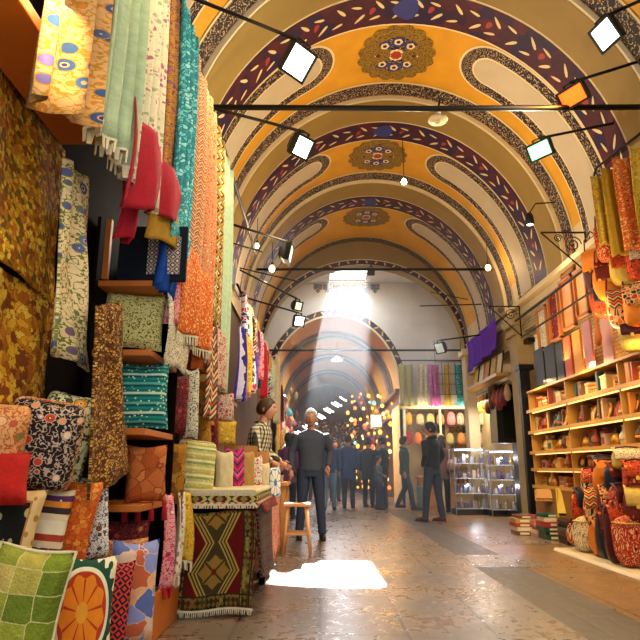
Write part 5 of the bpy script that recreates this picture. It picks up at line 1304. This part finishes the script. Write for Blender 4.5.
    if hair_len > .5:
        h.loft([(M.translation.x, M.translation.y + .03, z, .085 - .01 * q, .06) for q, z in enumerate((1.70, 1.62, 1.52, 1.42))], 14)
    h.build('hair', hair, o, smooth=True, solidify=.006)
    # top garment
    g = MB(); ex = .016
    zb = .90 - coat
    tt = [(0, 0, zb, .175 + coat * .12, .125 + coat * .08), (0, 0, .98, .172, .125), (0, -.005, 1.08, .162 * build, .118), (0, -.005, 1.22, .18 * build, .13), (0, 0, 1.35, .197 * build, .13), (0, .005, 1.425, .168 * build, .10), (0, .005, 1.475, .085, .075)]
    g.loft([(a, c_ - ln(z), z, r1 * wide, r2 * wide) for a, c_, z, r1, r2 in tt], 20)
    for sd in 'RL':
        w_ = L['wr' + sd]; e_ = L['el' + sd]
        g.tube([L['sh' + sd] + Vector((0, 0, -.005)), (L['sh' + sd] + e_) / 2, e_, (e_ * .5 + w_ * .5), w_ + (e_ - w_) * .06], [.074, .066, .058, .052, .042], 12)
    g = remeshed(g, vox, 4); g.build('jacket' if (coat or hood or collar) else 'sweater', top, o, smooth=True)
    if collar is not None or hood:
        cm = MB(); cm.tube([Vector((.085 * math.cos(a), -ln(1.47) + .01 + .075 * math.sin(a), 1.475 + .02 * math.sin(a))) for a in [2 * PI * q / 16 for q in range(17)]], .030 if hood else .018, 8, caps=False); cm.build('hood' if hood else 'collar', collar or top, o, smooth=True)
    # trousers
    g = MB()
    if skirt:
        g.loft([(0, 0, .42, .22, .19), (0, 0, .7, .19, .16), (0, 0, .96, .165, .12)], 20)
    else:
        g.loft([(0, 0, .82, .165, .12), (0, 0, .92, .17, .122), (0, 0, .99, .165, .12)], 18)
    for sd in 'RL':
        hp_, kn, an = L['hip' + sd], L['kn' + sd], L['an' + sd]
        g.tube([hp_ + Vector((0, 0, .02)), hp_ * .55 + kn * .45, kn, kn * .6 + an * .4, an + Vector((0, 0, -.02))], [.098, .090, .070, .064, .058], 12)
    g = remeshed(g, vox, 3); g.build('trousers', legs, o, smooth=True)
    for sd in 'RL':
        an = L['an' + sd]; s2 = MB()
        s2.tube([an + Vector((0, .05, -.045)), an + Vector((0, .0, -.035)), an + Vector((0, -.10, -.048)), an + Vector((0, -.19, -.058)), an + Vector((0, -.215, -.062))], [.034, .050, .045, .036, .018], 10)
        s2.xf(Matrix.Translation((0, 0, 0)))
        s2.v = [(p[0], p[1], max(p[2], an.z - .083)) for p in s2.v]
        sh_ = s2.build('shoe', shoes, o, smooth=True)
        sl_ = MB(); sl_.box((an.x, an.y - .08, an.z - .078), (.085, .27, .014)); sl_.build('sole', M_black, sh_, bevel=.004)
    return o
H_grey = solid('grey_hair', '#a8a8a4', .7, var=.3, bump=.3, bscale=80); H_dark = solid('dark_hair', '#1c1410', .6, var=.3, bump=.3, bscale=80); H_brown = solid('brown_hair', '#3a2414', .6, var=.3, bump=.3, bscale=80)
W_grey = solid('charcoal_wool', '#3a4250', .85, var=.2, bump=.3, bscale=60); W_jean = solid('dark_denim', '#28344a', .8, var=.25, bump=.2, bscale=50); W_black = solid('black_cloth', '#14151a', .8, var=.2, bump=.2)
W_blue = solid('navy_coat', '#2a4878', .8, var=.2); W_green = solid('dark_green_jacket', '#1c4038', .8, var=.2); W_purple = solid('plum_coat', '#6a3468', .8, var=.2); W_brown = solid('brown_coat', '#6a4434', .8, var=.25)
W_plaid = fab('plaid_shirt', 'check', ['#cfc3a2', '#4a4030', '#2a2a26'], 20, coord='xz', bump=.1)
S_black = solid('black_shoe', '#101012', .4); S_brown = solid('brown_shoe', '#5a2a18', .45)
FEET = dict(anR=(-.13, .02, .085), anL=(.13, .0, .085), knR=(-.115, -.02, .5), knL=(.115, -.02, .5))
person('grey haired man in a dark sweater and jeans facing the camera', -.13, 8.75, .05, 1.76, W_grey, W_jean, H_grey, S_black, dict(knR=(-.12, -.02, .5), knL=(.125, -.04, .5), anR=(-.16, .0, .085), anL=(.16, -.04, .085), elR=(-.275, .03, 1.15), wrR=(-.275, -.04, .90), elL=(.285, .05, 1.16), wrL=(.235, -.10, .95)), build=1.04, wide=1.03, vox=.012, head_yaw=-.1, bald=True)
person('man in a plaid shirt looking away down the aisle from the left stall', -.80, 7.22, R(78), 1.74, W_plaid, W_jean, H_brown, S_black, dict(elR=(-.25, -.08, 1.14), wrR=(-.18, -.28, 1.02), elL=(.25, -.06, 1.14), wrL=(.18, -.28, 1.02)), lean=.22, vox=.013, build=1.08, collar=W_plaid)
person('man in a black hooded jacket and dark trousers with hand in pocket', 2.10, 11.55, R(-135), 1.78, W_black, W_jean, H_dark, S_brown, dict(anR=(-.12, .10, .085), anL=(.14, -.10, .085), knL=(.12, -.06, .5), knR=(-.11, .03, .5), elL=(.29, .06, 1.15), wrL=(.20, -.07, .96), pocketL=1, elR=(-.28, .05, 1.15), wrR=(-.21, -.08, .95), pocketR=1), hood=True, head_yaw=.5, build=1.08, vox=.013)
person('woman in a brown coat with shoulder bag beside the glass case', 2.78, 14.05, R(150), 1.66, W_brown, W_black, H_brown, S_black, dict(), hair_len=.8, coat=.16, build=.92)
person('tall visitor in a navy coat standing left of the group', .70, 15.3, R(170), 1.76, W_blue, W_jean, H_brown, S_black, dict(), coat=.22)
person('visitor in a black coat at the middle of the group', 1.22, 15.6, R(150), 1.70, W_black, W_black, H_dark, S_black, dict(), coat=.2, build=.95)
person('child in a grey jacket held close to the visitors in black', 1.40, 14.9, R(60), 1.22, solid('mid_grey_jacket', '#56606a', .8, var=.2), W_jean, H_brown, S_black, dict(elR=(-.28, -.12, 1.20), wrR=(-.30, -.34, 1.12)), coat=.05)
person('visitor in dark clothes turned towards the mosaic lamps', 1.55, 15.3, R(235), 1.70, W_black, W_jean, H_dark, S_black, dict(), coat=.12)
person('person in a dark green jacket striding past the far stall', 2.02, 14.8, R(75), 1.68, W_green, W_jean, H_dark, S_black, dict(anR=(-.10, -.20, .085), knR=(-.10, -.14, .5), anL=(.10, .22, .12), knL=(.10, .02, .49)), coat=.06, hood=True)
person('woman in a plum coat behind the grey haired man', -.62, 12.2, R(160), 1.62, W_purple, W_black, H_dark, S_black, dict(), coat=.18, hair_len=.8, build=.92)
person('visitor in pale blue jeans half hidden behind the grey haired man', .22, 14.6, R(180), 1.70, W_blue, solid('pale_denim', '#6a86a8', .8, var=.2), H_brown, S_black, dict(anR=(-.12, -.12, .085), anL=(.12, .12, .085)), coat=.05)
person('distant visitor in a black coat deep in the passage', .45, 18.5, R(10), 1.74, W_black, W_jean, H_dark, S_black, dict(), coat=.2)
person('distant visitor in a plum coat deep in the passage', -.2, 19.5, R(190), 1.66, W_purple, W_black, H_dark, S_black, dict(), coat=.2)
# bags carried
o = empty('shoulder_bag', (2.98, 13.86, .86)); tag(o, 'pale shoulder bag carried by the woman in brown', 'bag'); mb = MB(); mb.lathe([(.001, 0), (.12, .02), (.14, .16), (.10, .27), (.001, .28)], n=14, sy=.5); mb.build('bag_body', fab('pale_bag', 'floral', ['#c8a090', '#7a4a44', '#e0c8b0', '#a86a60', '#d8b8a8'], 14), o, smooth=True); mb = MB(); mb.tube([(-.08, 0, .24), (-.10, .03, .42), (-.14, .08, .52)], .009, 6); mb.build('strap', W_brown, o)
# ================= lamps =================
LAMPS = []; POINT_LIGHTS = []; AREA_LIGHTS = []
def flood(c, Y, size, tgt, col, strength, arm_from, label, energy=0, spot=120, lcol=None, w2h=1.05):
    c = P(c[0], c[1], Y); o = empty('flood_lamp', c); D = (Vector(tgt) - c).normalized()
    q = D.to_track_quat('Y', 'Z'); o.rotation_euler = q.to_euler()     # local +y = lens direction
    w, h = size * w2h, size
    mb = MB(); n = 4
    pr = [(w / 2, h / 2, 0), (w / 2 * .95, h / 2 * .95, -.05), (w / 2 * .6, h / 2 * .6, -.12)]
    vs = []
    for a, b_, y in pr: vs += [(-a, y, -b_), (a, y, -b_), (a, y, b_), (-a, y, b_)]
    mb.add(vs, [(0, 1, 2, 3), (8, 11, 10, 9)] + [(j * 4 + i, j * 4 + 4 + i, j * 4 + 4 + (i + 1) % 4, j * 4 + (i + 1) % 4) for j in range(2) for i in range(4)])
    for k in range(5): mb.box(((k - 2) * w * .12, -.125, 0), (.008, .04, h * .5))
    mb.build('housing', M_black, o, bevel=.004)
    mb = MB()
    for s_ in (-1, 1): mb.box((s_ * (w / 2 - .008), .008, 0), (.022, .025, h)); mb.box((0, .008, s_ * (h / 2 - .008)), (w, .025, .022))
    mb.build('bezel', M_black, o)
    mb = MB(); mb.box((0, .006, 0), (w - .04, .008, h - .04)); mb.build('lens', emis('lens_%s_%g' % (col, strength), col, strength), o)
    mb = MB(); mb.box((0, -.05, h / 2 + .03), (w * .5, .02, .012)); mb.box((-w * .25, -.05, h / 2 + .0), (.012, .02, .07)); mb.box((w * .25, -.05, h / 2), (.012, .02, .07)); mb.build('bracket', M_iron, o)
    tag(o, label, 'lamp')
    if arm_from is not None:
        M = q.to_matrix().to_4x4(); M.translation = c; Mi = M.inverted()
        a = Mi @ Vector(arm_from); mb = MB(); mb.tube([a, Vector((0, -.06, h / 2 + .03))], .016, 6); mb.build('arm', M_iron, o, smooth=True)
    if energy: LAMPS.append(('flood_light', c + D * .05, energy, lcol or (.95, 1, .98), c + D * 3, spot))
    return o
WH = '#eafff4'
flood((298, 62), 4.5, .27, (2.0, 2.6, 1.6), WH, 6, P(178, -8, 3.6), 'large white flood lamp on arm from left rail, nearest the camera', 70, 130)
flood((302, 147), 4.9, .20, (2.0, 2.8, 1.6), WH, 6, P(205, 106, 4.6), 'white flood lamp on arm below the large one at left', 60, 130)
flood((290, 254), 7.6, .26, (3.2, 7.4, 3.0), '#c8d8c8', 1.0, P(225, 222, 6.6), 'dark flood lamp seen edge on over the left stalls', 60, 140)
flood((298, 306), 9.5, .16, (.6, 8.4, 3.0), '#c8d8c8', 1.0, P(240, 270, 8.4), 'small dark flood lamp above the slanting white one', 0)
flood((299, 321), 9.3, .18, (.6, 7.6, 2.4), WH, 6, P(240, 296, 8.2), 'small white flood lamp slanting over the left aisle', 80, 140)
flood((606, 34), 4.6, .24, (-1.2, 3.6, 2.2), WH, 5, P(668, -12, 4.2), 'white flood lamp at the top right corner', 90, 150)
flood((573, 96), 5.1, .19, (-.4, 3.4, 2.2), '#ff5c12', 3.0, P(650, 58, 5.1), 'glowing orange flood lamp on the right arm', 120, 150, (1, .42, .10), 1.5)
flood((540, 150), 5.9, .19, (-.2, 4.0, 2.6), '#8cf0a8', 2.6, P(640, 118, 5.7), 'greenish flood lamp on the right arm below orange one', 130, 150, (.7, 1, .75), 1.5)
flood((440, 348), 11.5, .22, (1.2, 10.6, 2.6), '#b0b8a8', .6, P(480, 335, 11.5), 'dark flood lamp hanging before the cloths of far stall', 40, 140)
flood((371, 272), 13.3, .16, (1.2, 12.0, 4.2), '#20221c', .05, P(371, 262, 13.4), 'small dark box lamp on the rod under the skylight', 0)
def bulb(px, Y, r, label, en, col=(1, .75, .42), up=.35, s=14, name='bulb_lamp', hexc='#ffd890'):
    c = P(px[0], px[1], Y); o = empty(name, c)
    mb = MB(); mb.lathe([(.001, -r), (r * .7, -r * .7), (r, 0), (r * .75, r * .7), (r * .4, r * 1.2)], n=14); mb.build('bulb', emis('bulb_' + hexc[1:] + str(s), hexc, s), o, smooth=True)
    mb = MB(); mb.lathe([(r * .45, r * 1.15), (r * .5, r * 1.9), (.008, r * 2.1)], n=10); mb.build('socket', M_black, o, smooth=True)
    mb = MB(); mb.tube([(0, 0, r * 2), (0, 0, r * 2 + up)], .005, 5); mb.build('cord', M_iron, o)
    tag(o, label, 'lamp')
    if en: POINT_LIGHTS.append((c - Vector((0, 0, r * 1.4)) + Vector((0, -r * 1.2, 0)), en, col, r))
bulb((404, 182), 6.6, .035, 'bare bulb hanging on a long cord in mid vault', 90, up=.62, s=30)
bulb((272, 269), 9.0, .05, 'warm bulb glowing over the left scarves', 25, s=14, hexc='#ffc060')
bulb((488, 268), 10.0, .05, 'warm bulb glowing at the right vault foot', 8, s=20, hexc='#ffb860')
bulb((257, 246), 8.0, .04, 'small unlit bulb over the left scarves', 0, s=1, hexc='#e0e8e0')
bulb((197, 232), 4.6, .05, 'white bulb glowing among the orange hanging cloths', 30, (1, .9, .75), up=.18, s=9, hexc='#f8f8e0')
# small spot lamp at the right
c = P(530, 224, 7.6); o = empty('spot_lamp', c); mb = MB(); mb.lathe([(.03, .16), (.05, .12), (.06, 0), (.055, -.01)], n=14); mb.build('housing', M_black, o, smooth=True); mb = MB(); mb.lathe([(.05, -.008), (.03, -.012), (.001, -.014)], n=12); mb.build('lens', emis('spot_lens', '#ffe8b0', 14), o); mb = MB(); mb.tube([(0, 0, .15), (.1, 0, .3), (.75, 0, .34)], .01, 6); mb.build('arm', M_iron, o, smooth=True); tag(o, 'small black cylindrical spot lamp at the right vault foot', 'lamp'); LAMPS.append(('spot_light', c - Vector((0, 0, .04)), 60, (1, .8, .5), c - Vector((0, .3, 1)), 120))
c = P(438, 121, 5.35); o = empty('ceiling_disc_lamp', c); mb = MB(); mb.lathe([(.03, .10), (.04, .05), (.09, .03), (.1, .01), (.09, -.005), (.001, -.01)], n=18); mb.build('disc', M_cream, o, smooth=True); mb = MB(); mb.lathe([(.035, -.008), (.03, -.03), (.001, -.038)], n=12); mb.build('diffuser', M_cream, o, smooth=True); mb = MB(); mb.tube([(0, 0, .09), (0, -.15, .16)], .012, 6); mb.build('stem', M_iron, o); tag(o, 'round cream ceiling lamp hung under the nearest tie rod', 'lamp'); LAMPS.append(('man_fill_spot', c - Vector((0, 0, .06)), 380, (1, .88, .7), (.2, 8.6, .9), 80))  # spot is an added fill on the grey haired man; the disc stays unlit
c = P(529, 345, 10.2)
# thin arms across the left vault
for k, (a, b_, Y0_, Y1_) in enumerate((((222, 240), (262, 252), 7.2, 7.9), ((240, 268), (300, 282), 8.2, 9.2))):
    rod([P(*a, Y0_), P(*b_, Y1_)], .012, ['thin arm reaching to the unlit bulb at left', 'thin arm reaching over the left scarves under the dark flood lamp'][k], 'lamp_arm', 'rod')
rod([P(420, 306, 11.8), P(490, 304, 11.8)], .012, 'thin rod near the purple cloth', 'thin_rod', 'rod')
rod([P(430, 212 + 80, 12.6), P(500, 306, 12.6)], .010, 'thin slanting rod before the white end wall', 'thin_rod', 'rod')
# caged lamp frame before the far stall
c = P(449, 380, 14.6); o = empty('wire_cage', c); mb = MB()
for sx_ in (-.32, -.16, 0, .16, .32): mb.tube([(sx_, 0, -.35), (sx_, 0, .45)], .008, 5)
for z in (-.35, -.1, .15, .45): mb.tube([(-.34, 0, z), (.34, 0, z)], .008, 5)
mb.build('wire_grid', M_iron, o); mb = MB()
for s_ in (-1, 1): mb.tube([(s_ * .32, 0, .45), (s_ * .32, 0, 1.0)], .006, 5)
mb.build('hanging_wires', M_iron, o); tag(o, 'black wire grid hung before the cloths of the far stall', 'wire grid')
# area lights without fittings: stall glow, plus added skylight, passage and awning fills
for yy in (5.6, 7.2, 8.8): AREA_LIGHTS.append(((2.98, yy, 2.2), 30, (1, .72, .36), (3.05, yy, 0), .2, 1.2))
for yy in (6.0, 8.0): AREA_LIGHTS.append(((2.9, yy, 2.3), 34, (1, .72, .38), (2.3, yy, 6), .2, 1.6))
AREA_LIGHTS.append(((3.4, 15.4, 2.40), 30, (1, .84, .58), (3.3, 17.3, .9), 2.0, .3))
AREA_LIGHTS.append(((1.7, 17.6, 2.6), 60, (1, .6, .25), (1.2, 17, 0), .6, 1.0))
AREA_LIGHTS.append(((3.4, 12.6, 2.3), 50, (1, .9, .8), (3.2, 12.6, 0), .8, .8))
for yy in (2.4, 4.4, 7.5): AREA_LIGHTS.append(((-.2, yy, 3.9), 16, (1, .75, .42), (-1.0, yy, 1.2), .2, 1.4))
for yy in (5.0, 8.0, 11.0): AREA_LIGHTS.append(((-.75, yy, 3.3), 26, (1, .74, .42), (.6, yy, 6.2), .2, 1.6))
AREA_LIGHTS.append(((.74, 14.9, 5.6), 60, (.75, .87, 1), (.74, 14.6, 0), .9, 1.6))  # added area light standing in for sky light through the skylight
for yy in (18, 21, 25): AREA_LIGHTS.append(((.4, yy, 4.2), 140, (.9, .9, .95), (.4, yy, 0), 1.2, 1.0))  # added cool fills that brighten the far passage, no fittings there
AREA_LIGHTS.append(((-.72, 1.5, 2.38), 15, (1, .78, .45), (-1.1, 1.9, 1.2), .2, 1.2))  # added warm fill brightening cushions and tapestries under the awning
for bx, by, bz in ((3.16, 13.1, 1.2), (3.78, 12.75, 1.15), (3.16, 13.0, .6), (3.78, 12.65, .6)): POINT_LIGHTS.append(((bx, by - .25, bz), 5, (.92, .92, 1), .012))  # added point fills brightening the glass cases, no bulbs modelled
POINT_LIGHTS.append(((3.4, 16.9, 1.3), 14, (1, .85, .6), .1)); POINT_LIGHTS.append(((1.3, 17.0, 1.8), 25, (1, .6, .28), .2))  # added fill inside the far stall, then glow of the lamp shop
EXPO = 0.0
# ================= camera, world, lights =================
cd = bpy.data.cameras.new('camera'); cam = bpy.data.objects.new('camera', cd); C.objects.link(cam)
cam.location = (0, 0, CH); cam.rotation_euler = (PI / 2 + TH, 0, 0)
cd.sensor_width = 36; cd.lens = F / 640 * 36; cd.clip_start = .05
bpy.context.scene.camera = cam
sc = bpy.context.scene
w = bpy.data.worlds.new('world'); sc.world = w; w.use_nodes = True
w.node_tree.nodes['Background'].inputs[0].default_value = (.86, .93, 1.0, 1); w.node_tree.nodes['Background'].inputs[1].default_value = 2.6
def light(kind, name, loc, energy, col, size=.2, tgt=None, spot=None, sy=None):
    ld = bpy.data.lights.new(name, kind); ld.energy = energy; ld.color = col
    if kind == 'AREA':
        ld.size = size
        if sy: ld.shape = 'RECTANGLE'; ld.size_y = sy
    elif kind in ('POINT', 'SPOT'): ld.shadow_soft_size = size
    if spot: ld.spot_size = R(spot); ld.spot_blend = .6
    o = bpy.data.objects.new(name, ld); C.objects.link(o); o.location = loc
    if tgt is not None: o.rotation_euler = (Vector(tgt) - Vector(loc)).to_track_quat('-Z', 'Y').to_euler()
    return o
SUN_D = Vector((-.08, -1, -.66))
so_ = light('SUN', 'sun', (1, 20, 12), 80, (1, .96, .9)); so_.data.angle = R(.6)
so_.rotation_euler = SUN_D.to_track_quat('-Z', 'Y').to_euler()
WARM = (1, .72, .38); AMB = (1, .55, .2); COOL = (.86, 1, .95)
for (nm, loc, en, col, tgt, spot) in LAMPS:
    light('SPOT', nm, loc, en, col, .06, tgt, spot)
# bulbs, stall lights and the added fills
for (loc, en, col, r) in POINT_LIGHTS:
    light('POINT', 'bulb_and_fill_light', loc, en, col, r)
for (loc, en, col, tgt, sx_, sy_) in AREA_LIGHTS:
    light('AREA', 'stall_and_fill_light', loc, en, col, sx_, tgt, sy=sy_)
# haze in the crossing where the beam of daylight falls
hm = bpy.data.materials.new('haze'); hm.use_nodes = True; nt = hm.node_tree
nt.nodes.remove(nt.nodes['Principled BSDF'])
vs_ = nt.nodes.new('ShaderNodeVolumeScatter'); vs_.inputs['Color'].default_value = (.74, .86, 1, 1); vs_.inputs['Density'].default_value = .034; vs_.inputs['Anisotropy'].default_value = .3
nt.links.new(vs_.outputs[0], nt.nodes['Material Output'].inputs['Volume'])
hb = MB(); hb.box((.75, 12.4, 2.72), (3.2, 6.2, 5.36))
ho = hb.build('haze', hm); ho['kind'] = 'stuff'; tag(ho, 'bluish haze hanging under the skylight beam', 'haze')
vsx = sc.view_settings; vsx.view_transform = 'Standard'; vsx.look = 'None'; vsx.exposure = EXPO; vsx.gamma = 1
sc.cycles.use_denoising = True; sc.cycles.max_bounces = 6; sc.cycles.diffuse_bounces = 3; sc.cycles.glossy_bounces = 3
sc.cycles.sample_clamp_indirect = 6; sc.cycles.volume_bounces = 0
